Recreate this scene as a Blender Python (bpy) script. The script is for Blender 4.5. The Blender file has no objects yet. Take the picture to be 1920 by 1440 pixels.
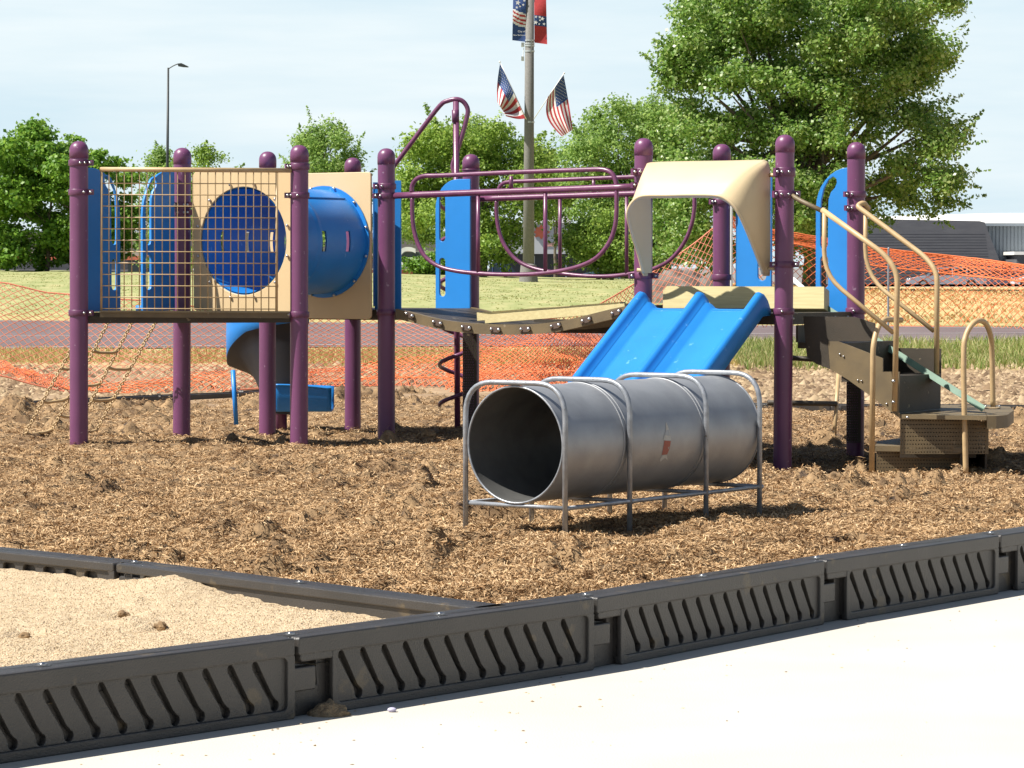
import bpy, bmesh, math, random
import numpy as np
from mathutils import Vector, Matrix, noise
random.seed(7); rng=np.random.default_rng(11)
scene=bpy.context.scene; COL=scene.collection
# ------------------------------------------------------------------ camera
F=5600.0; CH=1.55; PITCH=math.atan(220/F)
cam_d=bpy.data.cameras.new("camera"); cam=bpy.data.objects.new("camera",cam_d); COL.objects.link(cam)
cam_d.lens=F/1920*36; cam_d.sensor_width=36; cam_d.clip_end=5000; cam_d.clip_start=.1
cam.location=(0,0,CH); cam.rotation_euler=(math.pi/2-PITCH,0,0); scene.camera=cam
cP,sP=math.cos(PITCH),math.sin(PITCH)
def ray(px,py):
    x=(px-960)/F; v=(720-py)/F
    return Vector((x,cP+v*sP,-sP+v*cP))
def P(px,py,Y):
    "measured point of the photograph at world distance Y"
    d=ray(px,py); return Vector((0,0,CH))+d*(Y/d.y)
def G(px,py,z):
    d=ray(px,py); return Vector((0,0,CH))+d*((z-CH)/d.z)
# ------------------------------------------------------------------ materials
MATS={}
def M(name,c1,c2=None,scale=8,rough=.6,bump=0,bscale=60,metal=0,detail=4,spots=None,ior=1.5,coord='Object',stretch=None):
    if name in MATS: return MATS[name]
    m=bpy.data.materials.new(name); m.use_nodes=True; nt=m.node_tree; N=nt.nodes; L=nt.links
    b=N['Principled BSDF']; b.inputs['Roughness'].default_value=rough; b.inputs['Metallic'].default_value=metal; b.inputs['IOR'].default_value=ior
    c2=c2 or tuple(x*.8 for x in c1)
    tc=N.new('ShaderNodeTexCoord'); src=tc.outputs[coord]
    if stretch:
        mp=N.new('ShaderNodeMapping'); mp.inputs['Scale'].default_value=stretch; L.new(src,mp.inputs[0]); src=mp.outputs[0]
    n=N.new('ShaderNodeTexNoise'); n.inputs['Scale'].default_value=scale; n.inputs['Detail'].default_value=detail; L.new(src,n.inputs['Vector'])
    r=N.new('ShaderNodeValToRGB'); r.color_ramp.elements[0].position=.35; r.color_ramp.elements[1].position=.65
    r.color_ramp.elements[0].color=(*c1,1); r.color_ramp.elements[1].color=(*c2,1); L.new(n.outputs['Fac'],r.inputs[0])
    out=r.outputs[0]
    if spots:
        n2=N.new('ShaderNodeTexNoise'); n2.inputs['Scale'].default_value=spots[1]; n2.inputs['Detail'].default_value=6; L.new(src,n2.inputs['Vector'])
        r2=N.new('ShaderNodeValToRGB'); r2.color_ramp.elements[0].position=spots[2]; r2.color_ramp.elements[1].position=spots[2]+.05
        L.new(n2.outputs['Fac'],r2.inputs[0]); mx=N.new('ShaderNodeMixRGB'); L.new(r2.outputs[0],mx.inputs[0]); L.new(out,mx.inputs[1]); mx.inputs[2].default_value=(*spots[0],1); out=mx.outputs[0]
    L.new(out,b.inputs['Base Color'])
    if bump:
        nb=N.new('ShaderNodeTexNoise'); nb.inputs['Scale'].default_value=bscale; nb.inputs['Detail'].default_value=3; L.new(src,nb.inputs['Vector'])
        bp=N.new('ShaderNodeBump'); bp.inputs['Strength'].default_value=bump; bp.inputs['Distance'].default_value=.01; L.new(nb.outputs['Fac'],bp.inputs['Height']); L.new(bp.outputs[0],b.inputs['Normal'])
    MATS[name]=m; return m
def leafmat(name,cols,trans=.45,rough=.5,spec=.35):
    m=bpy.data.materials.new(name); m.use_nodes=True; nt=m.node_tree; N=nt.nodes; L=nt.links
    b=N['Principled BSDF']; b.inputs['Roughness'].default_value=rough; b.inputs['Specular IOR Level'].default_value=spec
    g=N.new('ShaderNodeNewGeometry'); r=N.new('ShaderNodeValToRGB'); L.new(g.outputs['Random Per Island'],r.inputs[0])
    els=r.color_ramp.elements
    while len(els)<len(cols): els.new(.5)
    for i,c in enumerate(cols): els[i].position=i/(len(cols)-1); els[i].color=(*c,1)
    L.new(r.outputs[0],b.inputs['Base Color'])
    if trans>0:
        t=N.new('ShaderNodeBsdfTranslucent'); mx=N.new('ShaderNodeMixShader'); mx.inputs[0].default_value=trans
        hs=N.new('ShaderNodeHueSaturation'); hs.inputs['Value'].default_value=1.5; hs.inputs['Hue'].default_value=.485; L.new(r.outputs[0],hs.inputs['Color'])
        L.new(hs.outputs[0],t.inputs[0]); L.new(b.outputs[0],mx.inputs[1]); L.new(t.outputs[0],mx.inputs[2])
        L.new(mx.outputs[0],N['Material Output'].inputs['Surface'])
    return m
purple=M('purple powder coat',(.158,.051,.125),(.135,.043,.107),3,.38,.08,300,spots=((.27,.17,.24),28,.67))
purple_tube=M('purple tube paint',(.17,.055,.12),(.13,.042,.09),14,.32,.05,200,spots=((.25,.15,.2),60,.72))
clampm=M('purple clamp paint',(.13,.04,.095),(.10,.03,.075),12,.4)
blue=M('blue plastic',(.018,.21,.60),(.015,.19,.55),4,.38,.12,220,spots=((.10,.32,.68),16,.67))
blue_panel=M('blue sheet plastic',(.018,.22,.62),(.016,.20,.56),3,.45,.1,200,spots=((.08,.25,.6),40,.72))
tan=M('tan sheet plastic',(.64,.475,.27),(.60,.445,.25),3,.5,.08,150)
cream=M('cream moulded plastic',(.64,.51,.315),(.60,.475,.285),2.5,.42,.05,90)
tan_tube=M('tan painted steel',(.50,.355,.185),(.43,.30,.155),14,.45,.05,200,spots=((.3,.22,.14),40,.7))
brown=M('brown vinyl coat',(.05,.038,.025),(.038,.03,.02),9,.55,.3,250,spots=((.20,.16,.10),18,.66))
brown_lit=M('sunlit brown vinyl coat',(.17,.125,.065),(.13,.098,.055),7,.5,.2,250,spots=((.25,.2,.13),30,.68))  # lit copy of the brown vinyl: sunlight put into the colour
steel=M('bolt steel',(.6,.6,.6),(.45,.44,.43),30,.3,metal=1)
black=M('dark void',(.012,.011,.011),None,10,.8)
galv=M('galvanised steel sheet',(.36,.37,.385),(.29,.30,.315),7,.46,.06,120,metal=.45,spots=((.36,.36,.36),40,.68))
galv_in=M('shaded sheet inside',(.13,.13,.125),(.10,.10,.097),9,.6,.06,120,metal=.35)  # darker copy of the tunnel sheet, the shade inside put into its colour
galv_tube=M('grey painted pipe',(.36,.38,.41),(.25,.265,.285),22,.4,.15,200,metal=.45,spots=((.16,.15,.14),50,.67))
timber=M('black recycled plastic',(.052,.047,.043),(.040,.037,.034),4,.33,.3,180,spots=((.095,.075,.05),7,.62))
lumber=M('pressure treated lumber',(.60,.52,.27),(.52,.44,.22),5,.7,.2,60,stretch=(1,12,12),spots=((.36,.28,.14),8,.69))
greenboard=M('green painted board',(.12,.22,.15),(.09,.17,.12),12,.5)
orange=M('orange net plastic',(.84,.23,.08),(.76,.18,.055),2,.5)
orange_faded=M('sun bleached orange net',(.66,.22,.13),(.55,.16,.085),1.2,.5)
concrete_pole=M('pole concrete',(.20,.192,.18),(.16,.154,.143),20,.85,.2,80)
darkmetal=M('dark bronze metal',(.03,.035,.035),None,10,.5)
white=M('white paint',(.8,.8,.78),(.7,.7,.69),4,.6)
asphalt=M('worn asphalt',(.13,.098,.10),(.155,.12,.12),.6,.9,.3,90,spots=((.16,.15,.14),30,.6))
redcloth=M('red cloth',(.42,.035,.04),None,20,.8); whitecloth=M('white cloth',(.75,.73,.72),None,20,.8); bluecloth=M('blue cloth',(.03,.07,.22),None,20,.8)
glass=M('dark car glass',(.02,.03,.035),None,5,.1); rubber=M('tyre rubber',(.02,.02,.02),None,9,.8)
bark=M('tree bark',(.16,.13,.10),(.09,.07,.055),6,.9,.6,20)
# ------------------------------------------------------------------ object helpers
def tag(o,label=None,cat=None,group=None,kind=None):
    if label: o['label']=label
    if cat: o['category']=cat
    if group: o['group']=group
    if kind: o['kind']=kind
    return o
def empty(name,loc,label,cat,group=None):
    o=bpy.data.objects.new(name,None); COL.objects.link(o); o.location=loc; o.empty_display_size=.1
    return tag(o,label,cat,group)
def link(name,me,mats,parent=None,recenter=True,smooth=None):
    "meshes are built in world coordinates; a part is shifted by its thing's origin"
    if not isinstance(mats,(list,tuple)): mats=[mats]
    for m in mats: me.materials.append(m)
    if smooth is not None and len(me.polygons): 
        me.polygons.foreach_set('use_smooth',[True]*len(me.polygons))
        if smooth<180: me.set_sharp_from_angle(angle=math.radians(smooth))
    me.name=name
    o=bpy.data.objects.new(name,me); COL.objects.link(o)
    if parent is not None:
        o.parent=parent
        if parent.type=='EMPTY': o.location=-parent.location
        else:
            w=Vector(parent.location)
            p=parent.parent
            if p: w=w+p.location
            o.location=-w
    elif recenter and len(me.vertices):
        co=np.empty(len(me.vertices)*3); me.vertices.foreach_get('co',co); co=co.reshape(-1,3)
        c=Vector(((co[:,0].min()+co[:,0].max())/2,(co[:,1].min()+co[:,1].max())/2,co[:,2].min()))
        me.transform(Matrix.Translation(-c)); o.location=c
    return o
class B:
    def __init__(s): s.bm=bmesh.new(); s.mi=0
    def _f(s,vs):
        try: f=s.bm.faces.new(vs); f.material_index=s.mi; return f
        except ValueError: return None
    def quad(s,*pts): return s._f([s.bm.verts.new(p) for p in pts])
    def tube(s,pts,r,n=8,closed=False,caps=True,rs=None):
        pts=[Vector(p) for p in pts]; m=len(pts); rings=[]
        t0=None; up=None
        for i,p in enumerate(pts):
            if closed: t=(pts[(i+1)%m]-pts[i-1])
            elif i==0: t=pts[1]-p
            elif i==m-1: t=p-pts[-2]
            else: t=(pts[i+1]-p).normalized()+(p-pts[i-1]).normalized()
            if t.length<1e-9: t=Vector((0,0,1))
            t.normalize()
            if up is None:
                up=Vector((0,0,1)) if abs(t.z)<.9 else Vector((1,0,0))
                a=t.cross(up).normalized()
            else:
                a=(a-t*a.dot(t))
                if a.length<1e-6: a=t.cross(Vector((0,1,0)))
                a.normalize()
            b=t.cross(a); rr=rs[i] if rs else r
            rings.append([s.bm.verts.new(p+(a*math.cos(k*2*math.pi/n)+b*math.sin(k*2*math.pi/n))*rr) for k in range(n)])
        for i in range(m if closed else m-1):
            A=rings[i]; C=rings[(i+1)%m]
            for k in range(n): s._f([A[k],A[(k+1)%n],C[(k+1)%n],C[k]])
        if caps and not closed: s._f(rings[0][::-1]); s._f(rings[-1])
        return s
    def box(s,o,ax,ay,az):
        "o centre, ax ay az half vectors"
        o,ax,ay,az=Vector(o),Vector(ax),Vector(ay),Vector(az); v=[]
        for i in (-1,1):
            for j in (-1,1):
                for k in (-1,1): v.append(s.bm.verts.new(o+ax*i+ay*j+az*k))
        for f in ((0,1,3,2),(4,6,7,5),(0,4,5,1),(2,3,7,6),(0,2,6,4),(1,5,7,3)): s._f([v[i] for i in f])
        return s
    def prism(s,poly,d):
        d=Vector(d); a=[s.bm.verts.new(Vector(p)) for p in poly]; b=[s.bm.verts.new(Vector(p)+d) for p in poly]
        s._f(a[::-1]); s._f(b); n=len(a)
        for i in range(n): s._f([a[i],a[(i+1)%n],b[(i+1)%n],b[i]])
        return s
    def ball(s,c,r,u=8,v=6,sc=(1,1,1)):
        c=Vector(c); bmesh.ops.create_uvsphere(s.bm,u_segments=u,v_segments=v,radius=r,matrix=Matrix.Translation(c)@Matrix.Diagonal((*sc,1))); return s
    def grid(s,fn,nu,nv,both=False):
        V=[[s.bm.verts.new(fn(i/nu,j/nv)) for j in range(nv+1)] for i in range(nu+1)]
        for i in range(nu):
            for j in range(nv): s._f([V[i][j],V[i+1][j],V[i+1][j+1],V[i][j+1]])
        return V
    def build(s,name,mats,parent=None,smooth=35,bevel=0,**kw):
        if bevel: bmesh.ops.bevel(s.bm,geom=[e for e in s.bm.edges if len(e.link_faces)==2 and e.calc_face_angle(0)>.5],offset=bevel,segments=2,affect='EDGES',profile=.5)
        bmesh.ops.recalc_face_normals(s.bm,faces=s.bm.faces)
        me=bpy.data.meshes.new(name); s.bm.to_mesh(me); s.bm.free()
        return link(name,me,mats,parent,smooth=smooth,**kw)
def smoothpath(pts,n=6,closed=False):
    "Catmull-Rom through the measured points"
    pts=[Vector(p) for p in pts]; out=[]; m=len(pts)
    for i in range(m-1 if not closed else m):
        p0=pts[i-1] if (i>0 or closed) else pts[0]; p1=pts[i]; p2=pts[(i+1)%m]; p3=pts[(i+2)%m] if (i+2<m or closed) else pts[-1]
        for k in range(n):
            t=k/n; out.append(.5*((2*p1)+(p2-p0)*t+(2*p0-5*p1+4*p2-p3)*t*t+(3*p1-p0-3*p2+p3)*t**3))
    if not closed: out.append(pts[-1])
    return out
def rounded(pts,r,n=5):
    "polyline with filleted corners, r metres"
    pts=[Vector(p) for p in pts]; out=[pts[0]]
    for i in range(1,len(pts)-1):
        a,b,c=pts[i-1],pts[i],pts[i+1]; d1=(a-b); d2=(c-b); rr=min(r,d1.length*.49,d2.length*.49)
        p=b+d1.normalized()*rr; q=b+d2.normalized()*rr
        for k in range(n+1):
            t=k/n; out.append(p*(1-t)**2+b*2*t*(1-t)+q*t*t)
    out.append(pts[-1]); return out
def plate(loops,thick,bev=0.0,res=1):
    "flat plate with holes: loops of (x,y) -> mesh in local xy, thickness along z (0..thick)"
    cu=bpy.data.curves.new('c','CURVE'); cu.dimensions='2D'; cu.fill_mode='BOTH'; cu.extrude=max(thick/2-bev,1e-4); cu.bevel_depth=bev; cu.bevel_resolution=res
    if bev: cu.offset=-bev
    for lp in loops:
        sp=cu.splines.new('POLY'); sp.points.add(len(lp)-1); sp.use_cyclic_u=True
        for i,p in enumerate(lp): sp.points[i].co=(p[0],p[1],0,1)
    ob=bpy.data.objects.new('t',cu); COL.objects.link(ob); dg=bpy.context.evaluated_depsgraph_get(); dg.update()
    me=bpy.data.meshes.new_from_object(ob.evaluated_get(dg)); COL.objects.unlink(ob); bpy.data.objects.remove(ob); bpy.data.curves.remove(cu)
    me.transform(Matrix.Translation((0,0,thick/2))); me.materials.clear(); return me
def frame_mat(o,ex,ey,ez):
    m=Matrix.Identity(4)
    for i,c in enumerate((ex,ey,ez,o)):
        for k in range(3): m[k][i]=c[k]
    return m
def circ(cx,cy,rx,ry=None,n=28,a0=0,a1=2*math.pi):
    ry=ry or rx; return [(cx+rx*math.cos(a0+(a1-a0)*i/n),cy+ry*math.sin(a0+(a1-a0)*i/n)) for i in range(n)]
def rrect(x0,y0,x1,y1,r,n=5):
    o=[]
    for cx,cy,a in ((x1-r,y0+r,-90),(x1-r,y1-r,0),(x0+r,y1-r,90),(x0+r,y0+r,180)):
        for k in range(n+1):
            t=math.radians(a+90*k/n); o.append((cx+r*math.cos(t),cy+r*math.sin(t)))
    return o
def merge(meshes):
    bm=bmesh.new()
    for m in meshes: bm.from_mesh(m)
    me=bpy.data.meshes.new('m'); bm.to_mesh(me); bm.free(); return me
def npmesh(name,V,Fq):
    "fast mesh of quads from numpy"
    me=bpy.data.meshes.new(name); nv=len(V); nf,k=Fq.shape
    me.vertices.add(nv); me.vertices.foreach_set('co',V.astype(np.float32).ravel())
    me.loops.add(nf*k); me.loops.foreach_set('vertex_index',Fq.astype(np.int32).ravel())
    me.polygons.add(nf); me.polygons.foreach_set('loop_start',np.arange(0,nf*k,k,dtype=np.int32)); me.polygons.foreach_set('loop_total',np.full(nf,k,dtype=np.int32))
    me.update(calc_edges=True); return me
def fbm(x,y,sc,oct=3,seed=0):
    return noise.fractal(Vector((x*sc+seed*13.7,y*sc-seed*7.1,seed*3.3)),1.0,2.0,oct)
# vectorised value noise for big fields
_tab=rng.random((256,256))
def vn(x,y):
    xi=np.floor(x).astype(int); yi=np.floor(y).astype(int); fx=x-xi; fy=y-yi; fx=fx*fx*(3-2*fx); fy=fy*fy*(3-2*fy)
    a=_tab[xi%256,yi%256]; b=_tab[(xi+1)%256,yi%256]; c=_tab[xi%256,(yi+1)%256]; d=_tab[(xi+1)%256,(yi+1)%256]
    return (a*(1-fx)+b*fx)*(1-fy)+(c*(1-fx)+d*fx)*fy-.5
def vfbm(x,y,sc,oct=4):
    r=0; a=1
    for i in range(oct): r=r+a*vn(x*sc*2**i+17*i,y*sc*2**i-9*i); a*=.5
    return r
# ------------------------------------------------------------------ sun, sky, exposure
EL=math.radians(53); AZ=math.atan2(-.95,-.31)       # direction towards the sun: left and a little behind the camera
sv=Vector((math.sin(AZ)*math.cos(EL),math.cos(AZ)*math.cos(EL),math.sin(EL)))
sd=bpy.data.lights.new('sun','SUN'); sd.energy=5.0; sd.angle=math.radians(.5); sd.color=(1,.955,.88)
so=bpy.data.objects.new('sun',sd); COL.objects.link(so); so.rotation_euler=sv.to_track_quat('Z','Y').to_euler()
w=bpy.data.worlds.new('World'); scene.world=w; w.use_nodes=True; N=w.node_tree.nodes; L=w.node_tree.links
sky=N.new('ShaderNodeTexSky'); sky.sky_type='NISHITA'; sky.sun_disc=False; sky.sun_elevation=EL; sky.sun_rotation=AZ; sky.air_density=1.0; sky.dust_density=1.0; sky.ozone_density=1.0
tc=N.new('ShaderNodeTexCoord'); mp=N.new('ShaderNodeMapping'); mp.inputs['Scale'].default_value=(3,3,26); mp.inputs['Rotation'].default_value=(0,.10,0)
L.new(tc.outputs['Generated'],mp.inputs[0]); cn=N.new('ShaderNodeTexNoise'); cn.inputs['Scale'].default_value=2.2; cn.inputs['Detail'].default_value=7; cn.inputs['Roughness'].default_value=.55; L.new(mp.outputs[0],cn.inputs['Vector'])
cr=N.new('ShaderNodeValToRGB'); cr.color_ramp.elements[0].position=.33; cr.color_ramp.elements[1].position=.72; cr.color_ramp.elements[0].color=(.0,.0,.0,1); cr.color_ramp.elements[1].color=(1,1,1,1); L.new(cn.outputs['Fac'],cr.inputs[0])
sz_=N.new('ShaderNodeSeparateXYZ'); L.new(tc.outputs['Generated'],sz_.inputs[0])
er=N.new('ShaderNodeMapRange'); er.inputs['From Min'].default_value=.09; er.inputs['From Max'].default_value=.17; er.inputs['To Min'].default_value=1; er.inputs['To Max'].default_value=.04; L.new(sz_.outputs['Z'],er.inputs['Value'])
mm=N.new('ShaderNodeMath'); mm.operation='MULTIPLY'; mm.inputs[0].default_value=.93; L.new(er.outputs[0],mm.inputs[1])
mx=N.new('ShaderNodeMixRGB'); L.new(mm.outputs[0],mx.inputs[0]); L.new(sky.outputs[0],mx.inputs[1]); cm=N.new('ShaderNodeMixRGB'); L.new(cr.outputs[0],cm.inputs[0]); cm.inputs[1].default_value=(8.2,10.2,11.3,1); cm.inputs[2].default_value=(10.6,11.7,12.1,1); L.new(cm.outputs[0],mx.inputs[2])
bg=N['Background']; L.new(mx.outputs[0],bg.inputs[0]); bg.inputs[1].default_value=.05
scene.view_settings.view_transform='Standard'; scene.view_settings.look='None'; scene.view_settings.exposure=.80; scene.view_settings.gamma=1; scene.view_settings.use_curve_mapping=False
# ------------------------------------------------------------------ terrain
def zter(y):
    xs=[-50,22,26,28,30,32,36,40,44,50,60,80,100,125,150,200,400,3000]
    zs=[-.06,-.06,.18,.26,.29,.35,.45,.55,.64,.75,.88,1.03,1.13,1.17,.7,0,0,0]
    return np.interp(y,xs,zs)
def terz(x,y):
    z=zter(y); x=np.asarray(x,float); y=np.asarray(y,float)
    k=np.clip((y-55)/60,0,1)*np.clip((165-y)/35,0,1)
    z=z+k*np.interp(x,[-22,-5,0,6,12,20],[.22,.12,-.03,-.16,-.42,-.52])
    return z
ys=np.concatenate([np.linspace(-30,22,14),np.arange(22.5,60,.25),np.arange(60,160,1.2),np.geomspace(160,3000,30)])
xs=np.concatenate([-np.geomspace(1500,22,16),np.arange(-20,20.1,.25),np.geomspace(22,1500,16)])
X,Y=np.meshgrid(xs,ys); Z=terz(X,Y)+vfbm(X,Y,.9,4)*np.clip((Y-24)/6,0,1)*.05*(1-np.clip((Y-36.5)/.8,0,1)*np.clip((49-Y)/.8,0,1))
def gridfaces(ny,nx):
    i=np.arange(ny*nx).reshape(ny,nx); return np.stack([i[:-1,:-1],i[:-1,1:],i[1:,1:],i[1:,:-1]],-1).reshape(-1,4)
gm=bpy.data.materials.new('dirt straw and lawn'); gm.use_nodes=True; N=gm.node_tree.nodes; L=gm.node_tree.links; b=N['Principled BSDF']; b.inputs['Roughness'].default_value=.95; b.inputs['Specular IOR Level'].default_value=.15
tc=N.new('ShaderNodeTexCoord'); sx=N.new('ShaderNodeSeparateXYZ'); L.new(tc.outputs['Object'],sx.inputs[0])
def nz(sc,det=5,st=None):
    n=N.new('ShaderNodeTexNoise'); n.inputs['Scale'].default_value=sc; n.inputs['Detail'].default_value=det
    if st:
        m_=N.new('ShaderNodeMapping'); m_.inputs['Scale'].default_value=st; L.new(tc.outputs['Object'],m_.inputs[0]); L.new(m_.outputs[0],n.inputs['Vector'])
    else: L.new(tc.outputs['Object'],n.inputs['Vector'])
    return n.outputs['Fac']
def ramp(src,*els):
    r=N.new('ShaderNodeValToRGB'); e=r.color_ramp.elements
    while len(e)<len(els): e.new(.5)
    for i,(p,c) in enumerate(els): e[i].position=p; e[i].color=(*c,1) if len(c)==3 else c
    L.new(src,r.inputs[0]); return r.outputs[0]
def math_(op,a,b_=None,c=None):
    m_=N.new('ShaderNodeMath'); m_.operation=op
    for i,v in enumerate((a,b_,c)):
        if v is None: continue
        if isinstance(v,(int,float)): m_.inputs[i].default_value=v
        else: L.new(v,m_.inputs[i])
    return m_.outputs[0]
def mixc(f,a,b_):
    m_=N.new('ShaderNodeMixRGB')
    for i,v in enumerate((f,a,b_)):
        if isinstance(v,(int,float)): m_.inputs[i].default_value=v
        elif isinstance(v,tuple): m_.inputs[i].default_value=(*v,1)
        else: L.new(v,m_.inputs[i])
    return m_.outputs[0]
dirt=ramp(nz(3,8),(.3,(.22,.15,.09)),(.5,(.30,.21,.13)),(.7,(.37,.27,.17)))
straw=ramp(nz(5,8),(.3,(.28,.19,.075)),(.5,(.50,.36,.16)),(.7,(.62,.48,.25)))
lawn=ramp(nz(2.2,8,(1,.35,1)),(.3,(.23,.26,.10)),(.5,(.31,.32,.14)),(.72,(.42,.38,.19)))
far_=ramp(nz(1.3,6),(.3,(.20,.22,.06)),(.7,(.40,.36,.15)))
yj=math_('ADD',sx.outputs['Y'],math_('MULTIPLY',math_('SUBTRACT',nz(.6,4),.5),4.0))
t1=math_('GREATER_THAN',yj,33.2); f1=math_('MULTIPLY_ADD',math_('SUBTRACT',yj,32.6),.7,0); f1.node.use_clamp=True
c=mixc(f1,dirt,mixc(.45,straw,dirt))
f2=math_('MULTIPLY',math_('SUBTRACT',yj,36.2),.5); f2.node.use_clamp=True
c=mixc(f2,c,mixc(math_('MULTIPLY',nz(1.1,6),1.1),straw,lawn))
# verge on the right beyond the track is straw, the field elsewhere is lawn
xr=math_('MULTIPLY',math_('SUBTRACT',math_('ADD',math_('MULTIPLY_ADD',sx.outputs['Y'],-.062,sx.outputs['X']),math_('MULTIPLY',nz(.25,4),2.0)),1.0),.6); xr.node.use_clamp=True
f3=math_('MULTIPLY',math_('SUBTRACT',yj,48),.25); f3.node.use_clamp=True
field=mixc(xr,lawn,mixc(.3,straw,(.60,.42,.20)))
c=mixc(f3,c,field)
f4=math_('MULTIPLY',math_('SUBTRACT',yj,155),.2); f4.node.use_clamp=True
c=mixc(f4,c,(.22,.21,.20))
L.new(c,b.inputs['Base Color'])
bp=N.new('ShaderNodeBump'); bp.inputs['Strength'].default_value=.45; bp.inputs['Distance'].default_value=.03; L.new(nz(9,6),bp.inputs['Height']); L.new(bp.outputs[0],b.inputs['Normal'])
me=npmesh('ground',np.stack([X,Y,Z],-1).reshape(-1,3),gridfaces(len(ys),len(xs)))
tag(link('ground',me,gm,recenter=False,smooth=180),kind='structure')
# running track: asphalt band, edges measured on both sides
def trackedge(x,near): 
    t=(x+9)/18
    return (37.6+2.0*t) if near else (47.2-3.2*t)
b_=B(); b_.grid(lambda u,v:(lambda x:(x,)+(lambda y:(y,float(terz(x,y))+.012))(trackedge(x,True)*(1-v)+trackedge(x,False)*v))(-60+u*120),240,24)
tag(b_.build('track',asphalt,recenter=False,smooth=180),kind='structure')
def linestrip(name,fn,w):
    b_=B(); b_.grid(lambda u,v:(lambda x:(x,fn(x)+v*w,float(terz(x,fn(x)))+.02))(-40+u*80),160,1)
    tag(b_.build(name,white,recenter=False,smooth=180),kind='structure')
linestrip('track_line',lambda x:trackedge(x,True)+.55+.05*x,.07)
linestrip('track_line',lambda x:trackedge(x,False)-.5,.05)
linestrip('track_line',lambda x:41.6+.07*x,.05)
# street and parking far behind
b_=B(); b_.grid(lambda u,v:(-260+u*520,160+v*80,float(zter(160+v*80))+.05),40,12)
tag(b_.build('parking_lot',M('far asphalt',(.17,.165,.16),(.2,.195,.19),.3,.9),recenter=False,smooth=180),kind='structure')
# pavement (concrete) in front
conc=M('bright concrete',(.56,.52,.45),(.50,.465,.40),.9,.85,.2,120,spots=((.36,.32,.26),55,.70))
b_=B(); b_.grid(lambda u,v:(-14+u*40,-6+v*34,0),10,10); tag(b_.build('pavement',conc,recenter=False,smooth=180),kind='structure')
# ------------------------------------------------------------------ border rows (world polylines of the top outer edge, z=.28)
TH=.28
row_front=[G(-420,1318,TH),G(560,1195,TH),G(1120,1120,TH),G(1550,1050,TH),G(1877,1003,TH),G(2160,962,TH)]
row_mid=[G(-300,1004,TH),G(217,1056,TH),G(905,1141,TH)]
def pl_side(P_,x,y,ext=True):
    "signed distance to polyline: positive on the far/left side (beyond the row)"
    best=np.full(np.shape(x),1e9); sg=np.zeros(np.shape(x))
    for i in range(len(P_)-1):
        a=P_[i]; b2=P_[i+1]; dx,dy=b2.x-a.x,b2.y-a.y; l=math.hypot(dx,dy)
        t=((x-a.x)*dx+(y-a.y)*dy)/l/l
        lo=-1e3 if i==0 else 0; hi=1e3 if i==len(P_)-2 else 1
        t=np.clip(t,lo,hi); qx=a.x+t*dx; qy=a.y+t*dy; d=np.hypot(x-qx,y-qy)
        s=np.sign((x-a.x)*(-dy)+(y-a.y)*dx); m_=d<best; best=np.where(m_,d,best); sg=np.where(m_,s,sg)
    return best*sg
# mulch height field
def mz(x,y):
    x=np.asarray(x,float); y=np.asarray(y,float)
    base=np.interp(y,[9,12,13.5,14.5,16,18,20,24,27,32],[.235,.23,.215,.205,.215,.25,.285,.285,.27,.27])
    base=base-np.clip((x-1.2)/.8,0,1)*.125*np.exp(-((y-20)/2.6)**2)
    base=base+.03*np.exp(-((x+2.6)**2)/3)*np.exp(-((y-20.8)/1.5)**2)
    dfr=pl_side(row_front,x,y)
    rough=np.clip((dfr-.05)/.5,.15,1)
    n=vfbm(x,y,.55,2)*.06+vfbm(x+3.3,y,2.3,3)*.06
    cl=np.maximum(0,vfbm(x*1.0,y*1.0+40,5.5,3)-.24)*.30*np.clip(vfbm(x+9,y,.8,2)*2+.55,0.1,1)
    pit=np.maximum(0,vfbm(x+70,y,3.6,3)-.36)*.38
    fine=vfbm(x,y+12,22,2)*.018
    z=base+(n+cl-pit)*rough*np.clip(1.1-(y-26)/30,.4,1)+fine
    dm=pl_side(row_mid,x,y); dm=np.where(x<row_mid[-1].x+.1,dm,9.); near=np.minimum(dfr,dm)
    return np.where(near<.17,np.minimum(z,.20),np.minimum(z,.245+np.clip(near-.17,0,5)*.6))
st=.03
gx=np.arange(-6.4,6.6,st); gy=np.concatenate([np.arange(9.6,19,st),np.arange(19,32.6,st*1.6)])
X,Y=np.meshgrid(gx,gy); Z=mz(X,Y)
far_top=[(-60,757+4),(0,757),(130,750),(300,742),(440,737),(580,724),(640,720),(860,724),(1100,742),(1450,758),(1700,760),(1980,762)]
def far_pt(px,py,z=.30): return G(px,py,z)
farw=[far_pt(*p) for p in far_top]
keep=(pl_side(row_front,X,Y)>.02)&((pl_side(row_mid,X,Y)>.02)|(X>row_mid[-1].x+.3))&(pl_side(farw,X,Y)<-.0)
fq=gridfaces(len(gy),len(gx)); kf=keep.ravel()[fq].all(1); fq=fq[kf]
used=np.unique(fq); remap=-np.ones(X.size,int); remap[used]=np.arange(len(used))
V=np.stack([X,Y,Z],-1).reshape(-1,3)[used]; fq=remap[fq]
mulchm=M('shredded bark mulch',(.15,.095,.047),(.34,.22,.11),14,.95,.8,70,detail=8,spots=((.07,.045,.028),9,.62))
tag(link('mulch_ground',npmesh('mulch_ground',V,fq),mulchm,recenter=False,smooth=180),kind='structure')
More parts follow.
